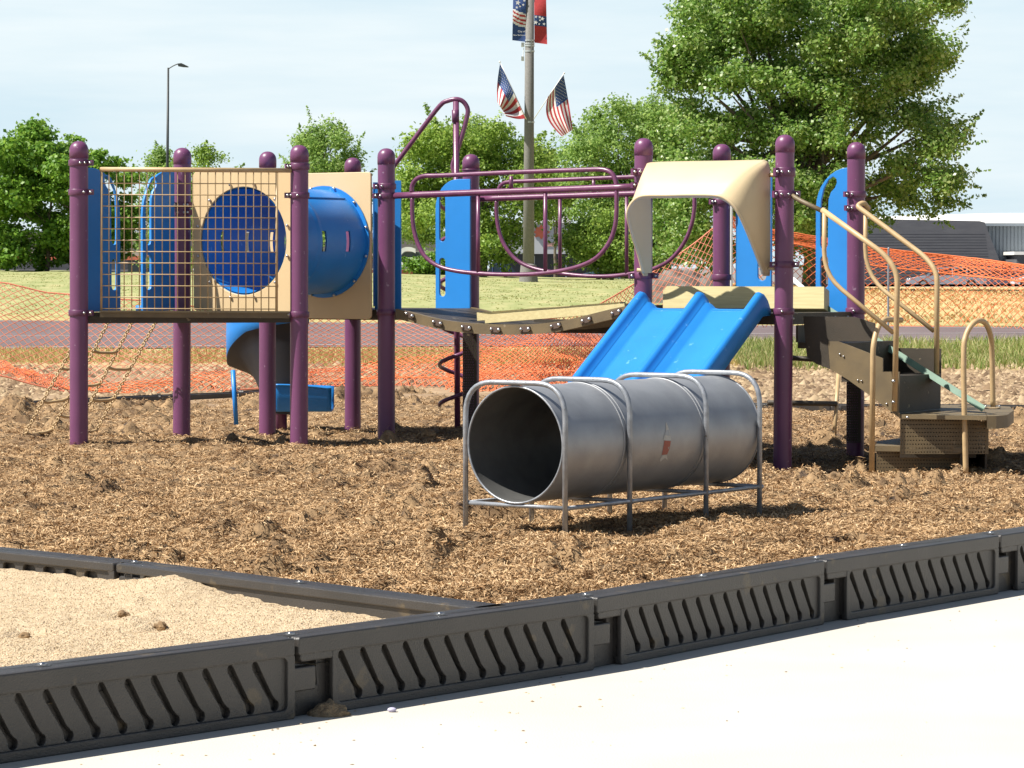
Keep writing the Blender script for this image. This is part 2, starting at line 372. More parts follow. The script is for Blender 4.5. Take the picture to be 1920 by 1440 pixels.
# loose wood chips
def chips(n,ylo,yhi,lmul=1.0):
    py=rng.uniform(ylo,yhi,n*2); px=rng.uniform(-90,2010,n*2)
    Yc=(CH-.26)*F/(py-500); Xc=(px-960)/F*Yc
    Yc=Yc+rng.normal(0,.05,len(Yc))
    k=(pl_side(row_front,Xc,Yc)>.16)&((pl_side(row_mid,Xc,Yc)>.17)|(Xc>row_mid[-1].x+.3))&(pl_side(farw,Xc,Yc)<-.05)
    Xc=Xc[k][:n]; Yc=Yc[k][:n]; n=len(Xc); Zc=mz(Xc,Yc)
    a=rng.normal(0,1,n)*.9+rng.choice([0,1.2,2.4],n); tl=rng.normal(0,.24,n)
    ln=rng.gamma(4,.0062,n)*lmul+.008; wd=rng.uniform(.0013,.0036,n)*(Yc/13)**.35
    d=np.stack([np.cos(a)*np.cos(tl),np.sin(a)*np.cos(tl),np.sin(tl)],-1); p=np.stack([-np.sin(a),np.cos(a),rng.normal(0,.5,n)],-1); p/=np.linalg.norm(p,axis=1)[:,None]
    c=np.stack([Xc,Yc,Zc+rng.uniform(.0,.012,n)],-1); mid=c+np.array([0,0,1])*(rng.normal(0,.18,n)*ln)[:,None]+p*(rng.normal(0,.15,n)*ln)[:,None]
    e=[]
    for q,wf in ((c-d*ln[:,None]/2,.5),(mid,1),(c+d*ln[:,None]/2,.4)):
        e+= [q-p*(wd*wf)[:,None],q+p*(wd*wf)[:,None]]
    V=np.stack(e,1).reshape(-1,3); b0=(np.arange(n)*6)[:,None]
    Fq=np.concatenate([b0+np.array([[0,1,3,2]]),b0+np.array([[2,3,5,4]])]); return V,Fq
V,Fq=chips(430000,705,1200)
def dark_patches(m):  # multiplies the base colour darker in random noise patches
    nt=m.node_tree; N=nt.nodes; L=nt.links; b=N['Principled BSDF']; src=b.inputs['Base Color'].links[0].from_socket
    tc=N.new('ShaderNodeTexCoord'); n=N.new('ShaderNodeTexNoise'); n.inputs['Scale'].default_value=3.1; n.inputs['Detail'].default_value=6; n.inputs['Roughness'].default_value=.65; L.new(tc.outputs['Object'],n.inputs['Vector'])
    r=N.new('ShaderNodeValToRGB'); e=r.color_ramp.elements; e[0].position=.34; e[0].color=(.42,.36,.32,1); e[1].position=.52; e[1].color=(1,1,1,1); L.new(n.outputs['Fac'],r.inputs[0])
    mx=N.new('ShaderNodeMixRGB'); mx.blend_type='MULTIPLY'; mx.inputs[0].default_value=.85; L.new(src,mx.inputs[1]); L.new(r.outputs[0],mx.inputs[2]); L.new(mx.outputs[0],b.inputs['Base Color'])
dark_patches(mulchm)
chipm=leafmat('shredded wood fibres',[(.10,.057,.028),(.25,.15,.075),(.39,.245,.125),(.48,.315,.165),(.56,.385,.21),(.66,.485,.295)],0,.9,.1)
dark_patches(chipm)
tag(link('wood_chips',npmesh('wood_chips',V,Fq),chipm,recenter=False),'loose shredded wood chips covering the play area','wood chips',kind='stuff')
# clods of mulch that stand out of the bed
def clod(px,py,r,label,seed,zf=None):
    c=G(px,py,.28 if zf is None else .19); z=float((zf or mz)(c.x,c.y)); b_=B(); bmesh.ops.create_icosphere(b_.bm,subdivisions=4,radius=r)
    for v in b_.bm.verts:
        n_=noise.fractal(v.co*(3.2/r*.35)+Vector((seed,0,0)),1,2,4); v.co*=1+.38*n_; v.co.z*=.72
        v.co+=Vector((c.x,c.y,z+r*.25))
    tag(b_.build('mulch_clod',mulchm,smooth=180),label,'clod','clods of packed mulch')
clod(627,748,.085,'tall upright clod of mulch beside the blue slide exit',3)
clod(655,760,.035,'small low clod of mulch right of the tall one',5)
clod(800,828,.06,'flat reddish clod in the shade under the bridge',9)
clod(1563,872,.06,'pale clod of packed mulch in the shade left of the steps',14)
# sand area
sandm=M('coarse tan sand',(.54,.42,.275),(.44,.335,.21),30,.95,1,140,detail=6,spots=((.30,.22,.13),60,.66))
gx=np.arange(-5,.4,.02); gy=np.arange(8.6,14.6,.02); X,Y=np.meshgrid(gx,gy)
def sz(x,y):
    h=.178+vfbm(x,y,1.4,3)*.05+vfbm(x,y,28,2)*.010+vfbm(x,y,60,1)*.006
    for px,py,r,a in ((350,1100,.26,.075),(120,1090,.35,.02),(500,1140,.3,.03),(232,1146,.045,-.05),(300,1163,.045,-.05),(45,1172,.06,-.05),(240,1154,.05,.02)):
        q=G(px,py,.2); h=h+a*np.exp(-((x-q.x)**2+((y-q.y)*.6)**2)/r**2)
    return h
clod(232,1146,.026,'dark crumb of mulch on the sand, right of the sand mound middle',21,sz); clod(300,1163,.026,'dark crumb of mulch nearest the front border on the sand',22,sz); clod(45,1172,.022,'dark crumb of mulch near the left edge of the sand',23,sz)
keep=(pl_side(row_front,X,Y)>.02)&(pl_side(row_mid,X,Y)<.05)
fq=gridfaces(len(gy),len(gx)); kf=keep.ravel()[fq].all(1); fq=fq[kf]; used=np.unique(fq); remap=-np.ones(X.size,int); remap[used]=np.arange(len(used))
Z=sz(X,Y)
tag(link('sand',npmesh('sand',np.stack([X,Y,Z],-1).reshape(-1,3)[used],remap[fq]),sandm,recenter=False,smooth=180),kind='structure')
n=60000; Yg=(CH-.2)*F/(rng.uniform(1030,1300,n)-500); Xg=(rng.uniform(-60,900,n)-960)/F*Yg
k=(pl_side(row_front,Xg,Yg)>.15)&(pl_side(row_mid,Xg,Yg)<-.02); Xg=Xg[k]; Yg=Yg[k]; n=len(Xg); r=rng.uniform(.0015,.004,n)
c=np.stack([Xg,Yg,sz(Xg,Yg)+r*.4],-1); off=np.array([[1,0,0],[0,1,0],[-1,0,0],[0,-1,0],[0,0,1.]])
V=(c[:,None,:]+off[None]*r[:,None,None]*rng.uniform(.7,1.3,(n,5,1))).reshape(-1,3); b0=(np.arange(n)*5)[:,None]
T=np.concatenate([b0+np.array([[0,1,4]]),b0+np.array([[1,2,4]]),b0+np.array([[2,3,4]]),b0+np.array([[3,0,4]])])
grm=leafmat('sand grains',[(.16,.11,.07),(.34,.25,.15),(.50,.38,.24),(.62,.50,.34)],0,.9,.1)
tag(link('sand_grains',npmesh('sand_grains',V,T),grm,recenter=False),'coarse tan grains covering the sand area','sand',kind='stuff')
# ------------------------------------------------------------------ border timbers
def timber_meshes(Lm,h=TH,tk=.15,detail=True,slots=False,tab=True):
    "local: x along, y up, z thickness (0 = near face)"
    ms=[]
    out=[(0.0,h),(0.0,.20),(.01,.19),(.125,.185),(.13,.10),(.02,.085),(.02,0),(Lm-.0,0),(Lm-.0,.085)]+([(Lm+.10,.09),(Lm+.10,.175)] if tab else [])+[(Lm-.0,.19),(Lm,h)]
    core=plate([out],tk-.05,.004); core.transform(Matrix.Translation((0,0,.04))); ms.append(core)
    topc=plate([rrect(.0,h-(.04 if slots else .064),Lm-.004,h,.012)],tk,.006); ms.append(topc)
    ox0=.20; ox1=Lm-.03
    holes=[]
    if detail:
        n=max(3,int((ox1-ox0)/.11)); dx=(ox1-ox0-.06)/n
        for i in range(n):
            x0=ox0+.025+i*dx; x1=x0+dx*.80; yt=h-.084; yb=.054
            r1,r2=.014,.019; 
            ang=math.atan2(yb-yt,x1-x0); 
            lp=[(x0+r1*math.cos(ang+a),yt+r1*1.2*math.sin(ang+a)) for a in np.linspace(math.pi/2,3*math.pi/2,7)]
            nx,ny=math.cos(ang-math.pi/2),math.sin(ang-math.pi/2)
            q=(x1-(x1-x0)*.2,yb-(yb-yt)*.2)
            lp+=[(q[0]+nx*.010,q[1]+ny*.010)]
            lp+=[(x1+r2*math.cos(ang+a),yb+r2*math.sin(ang+a)) for a in np.linspace(-math.pi*.72,math.pi*.72,11)]
            lp+=[(q[0]-nx*.010,q[1]-ny*.010)]
            holes.append(lp)
    elif slots:
        n=1 if Lm>2 else int((ox1-ox0)/.14)
        for i in range(n): x0=ox0+.02+i*.14; holes.append(rrect(x0,.12,x0+.085,.232,.018)[::-1])
    body=plate([rrect(ox0-.03,.012,ox1+.012,h-(.02 if slots else .05),.02)]+holes,.028,.003); body.transform(Matrix.Translation((0,0,.014))); ms.append(body)
    rim=plate([rrect(.17,0.0,Lm-.002,h-(.03 if slots else .056),.012),rrect(ox0-.005,.034,ox1-.008,h-(.036 if slots else .066),.02)[::-1]],.03,.004); rim.transform(Matrix.Translation((0,0,.002))); ms.append(rim)
    kn=plate([rrect(.012,.192,.188,h-.052,.018)],.06,.006); kn.transform(Matrix.Translation((0,0,.004))); ms.append(kn)
    if tab:
      tb=plate([rrect(Lm-.02,.092,Lm+.10,.175,.008)],.05,.005); tb.transform(Matrix.Translation((0,0,.006))); ms.append(tb)
    # raised maker's oval, as moulded on the knuckle
    ov=plate([rrect(.06,.215,.115,.245,.014),rrect(.064,.219,.111,.241,.011)[::-1]],.003); ov.transform(Matrix.Translation((0,0,.002))); ms.append(ov)
    for i in range(3):
        e_=plate([circ(.0745+.013*i,.23,.0045,.0065,12),circ(.0745+.013*i,.23,.0025,.004,12)[::-1]],.003); e_.transform(Matrix.Translation((0,0,.002))); ms.append(e_)
    return ms
def timber_at(a,b2,label,detail=True,slots=False,flip=False,h=TH,group='black plastic border timbers',zb=0.0,stakes=True,tab=True):
    a=Vector(a); b2=Vector(b2); a.z=b2.z=zb; d=b2-a; Lm=d.length-.012; ex=d.normalized(); ez=Vector((-ex.y,ex.x,0))
    root=empty('border_timber',a,label,'border timber',group)
    if flip: a=b2; ex=-ex; 
    mt=frame_mat(a,ex,Vector((0,0,1)),ez) if not flip else frame_mat(a,ex,Vector((0,0,1)),ez)
    if flip: mt=frame_mat(a+ez*0,ex,Vector((0,0,1)),ez)
    me=merge(timber_meshes(Lm,h,.15,detail,slots,tab)); me.transform(mt)
    bm=bmesh.new(); bm.from_mesh(me); bmesh.ops.recalc_face_normals(bm,faces=bm.faces); bm.to_mesh(me); bm.free()
    link('body',me,timber,root,smooth=35)
    if stakes:
        for t in (.035,Lm*.5):
            c=mt@Vector((t,h+.001,.075)); s_=B(); s_.tube([c-Vector((0,0,.01)),c+Vector((0,0,.005))],.017,12); s_.ball(c+Vector((0,0,.004)),.011,10,6,(1,1,.5)); s_.build('stake_cap',steel,root)
            s_=B(); s_.tube([mt@Vector((t-.0,h-.002,.075)),mt@Vector((t,h+.0015,.075))],.03,16); s_.build('stake_socket',timber,root)
labs=['black border timber nearest the camera at the lower left, beside the sand','black border timber on the pavement edge where the row between sand and mulch ends','black border timber with pale brown smears, right of the middle of the pavement edge','black border timber on the pavement edge, second last towards the right side','black border timber cut off by the right edge of the photo']
for i in range(5): timber_at(row_front[i],row_front[i+1],labs[i])
timber_at(row_mid[0],row_mid[1],'dark border timber with square openings between sand and mulch at the left edge',False,True)
timber_at(row_mid[1],row_mid[2],'long dark border timber half buried by a mound of sand',False,True,tab=False)
k=0
words=['at the far left end','left of the chain ladder','behind the chain ladder','behind the second purple post','left of the blue slide','behind the blue slide','behind the purple posts right of the slide','left of the spiral climber','behind the spiral climber','behind the metal tunnel','behind the double slide','behind the ladder under the deck','behind the steps','right of the steps']
segs=[(-60,761,130,750),(130,750,300,742),(300,742,440,737),(440,737,580,726),(580,726,640,721),(640,721,760,722),(760,722,860,725),(860,725,980,733),(980,733,1180,745),(1180,745,1400,757),(1400,757,1560,759),(1560,759,1740,760),(1740,760,1985,762)]
for i,s_ in enumerate(segs):
    timber_at(G(s_[0],s_[1],.315),G(s_[2],s_[3],.315),'low dark timber on the far mulch edge, '+words[i],False,False,h=.19,group='border timbers along the far edge',zb=.125,stakes=False)

sp_=G(627,1343,0); b_=B(); bmesh.ops.create_icosphere(b_.bm,subdivisions=5,radius=1)
for v in b_.bm.verts:
    n_=noise.fractal(v.co*3,1,2,4); v.co=Vector((sp_.x-.02+v.co.x*(.075+.012*n_),sp_.y+.03+v.co.y*.06,max(-.01,v.co.z*(.05+.012*n_))*(1-.5*min(1,abs(v.co.x)))))
tag(b_.build('soil_pile',M('dusty soil',(.20,.14,.08),(.30,.22,.13),60,.95,1,160),smooth=180),'small pile of spilled soil at a joint of the front border','soil pile')
pb_=G(735,1335,0); b_=B(); b_.ball(pb_+Vector((0,0,.008)),.014,10,8,(1.2,1,.6)); tag(b_.build('pebble',M('pale violet stone',(.50,.47,.62),None,30,.6),smooth=180),'small pale violet pebble on the pavement beside the border','pebble')
n=900; ppx=rng.uniform(-40,1960,n); ppy=rng.uniform(1010,1440,n); Yd_=CH*F/(ppy-500); Xd_=(ppx-960)/F*Yd_; dd_=pl_side(row_front,Xd_,Yd_); k=(dd_<-.02)&(rng.random(n)<np.exp(dd_*2.2)+.05); Xd_,Yd_=Xd_[k],Yd_[k]; n=len(Xd_)
r=rng.uniform(.002,.007,n); c=np.stack([Xd_,Yd_,np.full(n,.001)],-1); off=np.array([[1,0,0],[0,1,0],[-1,0,0],[0,-1,0],[0,0,.5]])
V=(c[:,None,:]+off[None]*r[:,None,None]*rng.uniform(.5,1.6,(n,5,3))).reshape(-1,3); b0=(np.arange(n)*5)[:,None]; TT=np.array([[0,1,4],[1,2,4],[2,3,4],[3,0,4]])
T=np.concatenate([b0+TT[i][None] for i in range(4)])
tag(link('debris',npmesh('debris',V,T),grm,recenter=False),'small crumbs of soil and wood scattered on the pavement','debris',kind='stuff')
n=16000; Xd_=rng.uniform(-7,7.5,n); Yd_=rng.uniform(27.3,34.5,n); k=pl_side(farw,Xd_,Yd_)>.25; Xd_,Yd_=Xd_[k],Yd_[k]; n=len(Xd_); r=rng.gamma(2,.008,n)+.004; c=np.stack([Xd_,Yd_,terz(Xd_,Yd_)+.01],-1)
V=(c[:,None,:]+off[None]*np.array([1,1,1.6])*r[:,None,None]*rng.uniform(.5,1.5,(n,5,3))).reshape(-1,3); b0=(np.arange(n)*5)[:,None]; T=np.concatenate([b0+TT[i][None] for i in range(4)])
tag(link('soil_crumbs',npmesh('soil_crumbs',V,T),leafmat('soil crumbs',[(.12,.08,.05),(.22,.15,.09),(.34,.25,.15),(.44,.33,.21)],0,.95,.1),recenter=False),'loose crumbs of bare earth behind the far border timbers','soil',kind='stuff')
# ================================================================== play structure
TH_=.5679; A=1.088; U=Vector((math.sin(TH_),math.cos(TH_),0)); Vv=Vector((math.cos(TH_),-math.sin(TH_),0)); Y0=20.70
def gy_(i,j): return Y0+i*A*U.y+j*A*Vv.y
root=empty('play_structure',(-.1,21.4,.25),'large purple, blue and tan play structure with posts, decks, bridge and slides','play structure')
PD={}
for nm,i,j,px,pt,pb in (('a',0,0,148,264.5,148),('b',1,0,342,277,340.5),('c',2,0,502,284,501.5),('d',1,1,561.4,272,560.5),('e',3,0,661.5,295.5,661.5),('f',2,1,724.4,278,724.5),('g',3,1,883,289,883),('h',2,3,1206.9,259,1205),('k',3,3,1353.5,270,1352),('m',2,4,1472,252.5,1467.4),('n',3,4,1605.5,266.4,1603.5)):
    y=gy_(i,j); t=P(px,pt,y); bt=P(pb,840,y); PD[nm]=(t,bt,y)
def post_xy(nm,z):
    t,b,y=PD[nm]; k=(z-t.z)/(b.z-t.z); return Vector((t.x+(b.x-t.x)*k,y,z))
R=.0635
for nm in PD:
    t=PD[nm][0]; bt=post_xy(nm,.05); b_=B()
    prof=[(bt,R),(post_xy(nm,t.z-.115),R)]
    b_.tube([bt,post_xy(nm,t.z-.115)],R,28,caps=False)
    o=b_.build('post',purple,root,smooth=180)
    # domed cap, slightly proud of the post
    c=B(); zz=t.z; pts=[post_xy(nm,zz-.12),post_xy(nm,zz-.119)]; rs=[R-.002,R+.0025]
    for a in np.linspace(0,math.pi/2,9)[:-1]: pts.append(post_xy(nm,zz-.066+.066*math.sin(a))); rs.append((R+.0025)*math.cos(a)**.85)
    pts.append(post_xy(nm,zz)); rs.append(.004)
    c.tube(pts,0,28,rs=rs); c.build('post_cap',purple,o,smooth=180)
def balls(lst,name,par,mat_=None,sc=(1,1,1),u=8,v=6):
    for c,r in lst:
        q=B(); q.ball(c,r,u,v,sc); q.build(name,mat_ or steel,par,smooth=180)
def clamp(nm,py,h=.042,bolts=((-.35,),(.3,)),ears=()):
    y=PD[nm][2]; z=P(960,py,y-.07).z; c=post_xy(nm,z); b_=B()
    n=28; 
    for rr,zz in ((R+.009,h/2),):
        b_.tube([c-Vector((0,0,h/2)),c-Vector((0,0,h/2-.003)),c+Vector((0,0,h/2-.003)),c+Vector((0,0,h/2))],rr,28,rs=[rr-.002,rr,rr,rr-.002])
    for e in ears:
        d=Vector((math.sin(e),-math.cos(e),0)); s=Vector((d.y,-d.x,0))
        b_.box(c+d*(R+.022),d*.022,s*.012,Vector((0,0,h*.45)))
    o=b_.build('clamp',clampm,root,smooth=40)
    lst=[]
    for a in bolts:
        d=Vector((math.sin(a[0]),-math.cos(a[0]),0)); lst.append((c+d*(R+.011),.010))
    for e in ears:
        d=Vector((math.sin(e),-math.cos(e),0)); s=Vector((d.y,-d.x,0)); lst.append((c+d*(R+.03)-s*.016*(1 if s.y>0 else -1),.011))
    balls(lst,'bolt',o)
clamp('a',305,bolts=((.25,),(.72,)),ears=(1.25,)); clamp('a',360,bolts=((.6,),),ears=(1.3,)); clamp('a',587,bolts=((.65,),),ears=(1.3,))
clamp('b',384,ears=(-.7,.7)); clamp('b',398,ears=(.7,))
clamp('d',312,bolts=((-.9,),),ears=(-1.1,)); clamp('d',366,bolts=((-.85,),(-.1,)),ears=(-1.15,)); clamp('d',590,bolts=(),ears=(-1.0,))
clamp('f',349,bolts=((-.4,),),ears=(-1.0,)); clamp('f',367,bolts=((-.6,),),ears=(-1.1,1.2)); clamp('f',586,bolts=())
clamp('g',318,h=.012,bolts=()); clamp('g',374,ears=(-1.0,),bolts=((-.8,),)); 
clamp('h',322,h=.05,ears=(-.9,)); clamp('h',347,ears=(-.9,)); clamp('h',517,bolts=(),ears=(-1.2,1.25)); clamp('h',582,bolts=())
clamp('k',322,bolts=()); clamp('k',378,ears=(-1.0,),bolts=((-.7,),)); clamp('k',520,bolts=())
clamp('m',322,h=.06,ears=(-.8,)); clamp('m',364,h=.05,ears=(-.9,1.2)); clamp('m',496,ears=(-1.1,1.1),bolts=()); clamp('m',584,bolts=((-.25,),))
clamp('n',364,ears=(-1.0,),bolts=((-.5,),)); clamp('n',390,ears=(-.9,1.0),bolts=((-.5,),)); clamp('n',583,bolts=((-.3,),))
ZD=1.232
def deck(nms,z=ZD,m=brown,off=0.0):
    ps=[post_xy(n,z) for n in nms]; b_=B(); poly=[Vector((p.x,p.y,z-.075)) for p in ps]; b_.prism(poly,(0,0,.075)); o=b_.build('deck',m,root,smooth=30)
    # bolts along the front lip
    return o
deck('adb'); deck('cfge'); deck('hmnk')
# bolt heads on the visible right deck edge
balls([(post_xy('m',ZD-.035).lerp(post_xy('n',ZD-.035),t)+Vv*.004,.010) for t in (.12,.3,.5,.7,.88)],'bolt',root)
# ---- wire cage panel across the hypotenuse a-d
ya,yd=PD['a'][2],PD['d'][2]
def cag(px,py,off=.03):
    t=(px-148)/(561-148); return P(px,py,ya+(yd-ya)*t-off)
o=B(); o.tube([cag(187,317.5),cag(546,319.5)],.0165,14); bar=o.build('barrier_rail',tan_tube,root,smooth=180)
o=B(); ex=(cag(540,590)-cag(187,588)).normalized(); ez=Vector((ex.y,-ex.x,0))
o.box((cag(187,589)+cag(541,589.5))/2,ex*((cag(541,589)-cag(187,589)).length/2),ez*.02,Vector((0,0,.024)))
o.box((cag(187,585)+cag(541,585.5))/2-ez*(-.01),ex*((cag(541,589)-cag(187,589)).length/2),ez*.032,Vector((0,0,.004)))
lip=o.build('barrier_toe_board',brown_lit,root,smooth=30,bevel=.002)
o=B()
for x in (255,320,386,452): p=cag(x,590)+ez*.018; o.tube(smoothpath([p+Vector((.013*math.cos(a),0,.013*math.sin(a))) for a in np.linspace(0,2*math.pi,9)[:-1]],1,True),.002,4,closed=True)
o.build('bolt_hole_ring',brown_lit,lip,smooth=180)
o=B(); o.box((cag(165,597)+cag(545,597.5))/2+Vector((0,.05,0)),ex*.70,ez*.03,Vector((0,0,.012))); o.build('deck_edge',brown,root)
o=B(); o.tube([cag(190.5,318),cag(190,583)],.0085,8); o.tube([cag(519,320),cag(518.5,585)],.0095,8); o.build('barrier_frame',tan_tube,root,smooth=180)
o=B()
for i in range(1,24): 
    x=190+14.27*i
    if x<516: o.tube([cag(x,320),cag(x,584)],.0042,6)
for j in range(12):
    y=343.5+21.35*j
    if y<582: o.tube([cag(190,y,.034),cag(519,y+1.2,.034)],.0042,6)
o.build('wire_mesh',tan_tube,root,smooth=180)
# ---- blue panels (local outline in metres: x width, y height), thickness 19 mm
def panel(o3,ex,w,h,holes,label=None,leftround=True,mat_=blue_panel,th=.02,r=None,cut=0):
    r=r or w*.82
    out=[(0,0),(w,0),(w,h)]+[(r-r*math.sin(a) if False else r*(1-math.sin(a)),h-r*(1-math.cos(a))*1.15) for a in np.linspace(0,math.pi/2,9)]
    out=[(0,0),(w,0),(w,h)]+[(r*(1-math.sin(a)),h-r*1.1*(1-math.cos(a))) for a in np.linspace(.02,math.pi/2,9)]
    me=plate([out]+[hh[::-1] for hh in holes],th,.003)
    ex=Vector(ex).normalized(); ez=ex.cross(Vector((0,0,1))); me.transform(frame_mat(Vector(o3)-ez*th/2,ex,Vector((0,0,1)),ez))
    ob=link('side_panel',me,mat_,root,smooth=35); 
    if label: ob['label']=label
    return ob
def slot(cx,y0,y1,w): return rrect(cx-w/2,y0,cx+w/2,y1,w/2-.0005,5)
def bigslot(w,h):
    "hand hold hole that follows the rounded shoulder"
    pts=[(.035,.50*h),(.035,.70*h),(.042,.80*h),(.062,.875*h),(.10,.935*h),(.135,.955*h),(.16,.94*h),(.165,.915*h),(.15,.88*h),(.118,.85*h),(.10,.80*h),(.096,.70*h),(.096,.50*h),(.085,.475*h),(.065,.468*h),(.045,.475*h)]
    return pts
H=(P(0,322,21.6).z-P(0,582,21.6).z)
# pair beside the chain ladder, in the plane a-b: first is attached to post a, second to post b
pa=post_xy('a',1.235); pb=post_xy('b',1.235); W1=.36
panel(pa+U*.075+U*W1,-U,W1,H,[bigslot(W1,H),slot(.065,.15*H,.37*H,.06)])
panel(pb-U*.09-U*W1,U,W1,H,[bigslot(W1,H),slot(.065,.15*H,.40*H,.06)])
# panel beside post f, turned almost edge-on
pf=P(703,580,22.12); panel(pf,(U*.2+Vv*.5),.20,.95,[],leftround=False,r=.10)
b_=B(); b_.box(P(722,458,22.28),Vv*.0+Vector((.088,.02,0)),Vector((-.002,.01,0)),Vector((0,0,.46))); b_.build('side_panel',blue_panel,root)
# panel left of post g
pg=P(818,578,22.87+.04); wpx=(883-818)/F*22.9+.0
panel(pg,Vv*1.0,.315,.985,[slot(.062,.09,.135+.25,.055),slot(.062,.51,.86,.055)],r=.20)
# panel right of post k and panel left of post n (back side of the right deck)
pk=P(1380,578,PD['k'][2]-.02); q=P(1443,578,PD['k'][2]-.2)
me_w=(q-pk).length
holes=[[(me_w-a,b) for a,b in slot(.075,.20,.52,.07)][::-1]]
out=[(me_w,0),(0,0),(0,.86),(.05,.94),(.12,.965),(me_w,.965)]
me=plate([out[::-1]]+[h_ for h_ in holes],.02,.003); ex=Vv; ez=ex.cross(Vector((0,0,1))); me.transform(frame_mat(pk-ez*.01,ex,Vector((0,0,1)),ez)); link('side_panel',me,blue_panel,root,smooth=35)
pn=P(1530,598,21.32); panel(pn,Vv,.30,1.075,[bigslot(.33,1.06),slot(.068,.22,.45,.062)],r=.26)
# ---- tan end panels with the crawl tube
def tanpanel(p0,w,h,cx,cz,r,z0,name='tube_end_panel'):
    me=plate([rrect(0,0,w,h,.03),circ(cx,cz,r,n=48)[::-1]],.02,.004); ex=Vv; ez=ex.cross(Vector((0,0,1)))
    o3=Vector((p0.x,p0.y,z0)); me.transform(frame_mat(o3-ez*.01,ex,Vector((0,0,1)),ez)); return link(name,me,tan,root,smooth=35),o3,ez
zb1=P(0,583,21.4).z; zt=P(0,322,21.5).z
pb2=post_xy('b',zb1); hole_r=.385
line_w=A-.14
pA_,oA,ez=tanpanel(pb2+Vv*.115,line_w-.03,zt-zb1,P(463,468,21.3).x*0+.365+.085,.50,hole_r,zb1)
pc2=post_xy('c',zb1-.06); 
pB_,oB,ez=tanpanel(pc2+Vv*.07+U*-.07,line_w+.01,P(0,325,22.2).z-P(0,597,22.2).z,.0,.0,.001,P(0,597,22.2).z) if False else (None,None,None)
w2=line_w+.02; zB=P(0,597,22.25).z; hB=P(0,325,22.25).z-zB
ex=Vv; ez=ex.cross(Vector((0,0,1)))
cA=Vector((oA.x,oA.y,zb1))+Vv*.45+Vector((0,0,.50))      # centre of first ring
YB=cA.y+.98*U.y; cB=cA+U*.98
rightedge=P(697,460,21.95); 
# position second panel so that its right edge stands at x=697
dx=(rightedge.x-cB.x)/Vv.x
me=plate([rrect(dx-w2,0,dx,hB,.03),circ(0,cB.z-zB,hole_r,n=48)[::-1]],.02,.004); me.transform(frame_mat(Vector((cB.x,cB.y,zB))-ez*.01,Vv,Vector((0,0,1)),ez)); link('tube_end_panel',me,tan,root,smooth=35)
# tube wall with viewing slots, seams and flange
def tubept(a,t,r=hole_r): return cA+U*t+Vv*(r*math.cos(a))+Vector((0,0,r*math.sin(a)))
slots_={0:(.15,.45,.745),1:(.23,.53,.83)}
nu_,nv_=96,60
b_=B(); Vg=[[None]*(nv_+1) for _ in range(nu_)]
def inslot(a,t):
    for sk,side in ((0,0),(1,math.pi)):
        da=(a-side+math.pi)%(2*math.pi)-math.pi; 
        for s_ in slots_[sk]:
            if abs(t-s_)<.022 and abs(da*hole_r-.0)<.065: return True
    return False
for layer,rr in ((0,hole_r),(1,hole_r-.012)):
    Vg=[[b_.bm.verts.new(tubept(2*math.pi*i/nu_,.98*j/nv_,rr+(.004 if (layer==0 and 24<=j<=25) else 0))) for j in range(nv_+1)] for i in range(nu_)]
    for i in range(nu_):
        for j in range(nv_):
            if inslot(2*math.pi*(i+.5)/nu_,.98*(j+.5)/nv_): continue
            b_._f([Vg[i][j],Vg[(i+1)%nu_][j],Vg[(i+1)%nu_][j+1],Vg[i][j+1]])
tb=b_.build('crawl_tube',blue,root,smooth=180)
b_=B(); 
for t in (.012,.962):
    pts=[]
    b_.grid(lambda u,v:tubept(u*2*math.pi,t-.006+.0,hole_r-.006+v*.035),48,1); b_.grid(lambda u,v:tubept(u*2*math.pi,t+.006,hole_r-.006+v*.035),48,1); b_.grid(lambda u,v:tubept(u*2*math.pi,t-.006+v*.012,hole_r+.029),48,1)
b_.tube([tubept(.95,.05,hole_r+.004),tubept(.95,.92,hole_r+.004)],.005,6); b_.build('tube_flange',blue,tb,smooth=40)
balls([(tubept(2*math.pi*(k+.5)/12,t,hole_r+rr),.011) for t,rr in ((-.02,.03),(.948,.022)) for k in range(12)],'flange_bolt',tb)
# ---- chain ladder
def chainline(p0,p1,n):
    b_=B(); d=(p1-p0)/n; t=d.normalized(); s=t.cross(Vector((0,1,0))).normalized(); w=t.cross(s)
    for i in range(n):
        c=p0+d*(i+.5); sd=(s*.8+w*.6) if i%2 else (w*.8-s*.6); L_=d.length*.72; r=.012
        pts=[c+t*(math.cos(a)*(L_-r*.4) if False else (L_*.55)*math.cos(a))+sd*(r*math.sin(a)) for a in np.linspace(0,2*math.pi,11)[:-1]]
        b_.tube(pts,.0056,5,closed=True)
    return b_
ch=[((163,600,20.95),(38,830,21.25)),((205,600,21.08),(88,825,21.4)),((250,600,21.25),(134,822,21.55)),((294,600,21.4),(178,812,21.75))]
CL=[]
lad=empty('chain_ladder',(-2.9,21.2,.3),None,None); lad.parent=root; lad.location=Vector((-2.9,21.2,.3))-root.location
def link2(b_,name,mats,par,grand,**kw):
    o=b_.build(name,mats,None,recenter=False,**kw); o.parent=par; o.location=-(Vector(par.location)+Vector(grand.location)); return o
for a,b2 in ch:
    p0=P(*a); p1=P(*b2); CL.append((p0,p1)); link2(chainline(p0,p1,26),'chain',tan_tube,lad,root,smooth=180)
def at_y(k,py): 
    p0,p1=CL[k]; y0,y1=ch[k][0][1],ch[k][1][1]; return p0.lerp(p1,(py-y0)/(y1-y0))
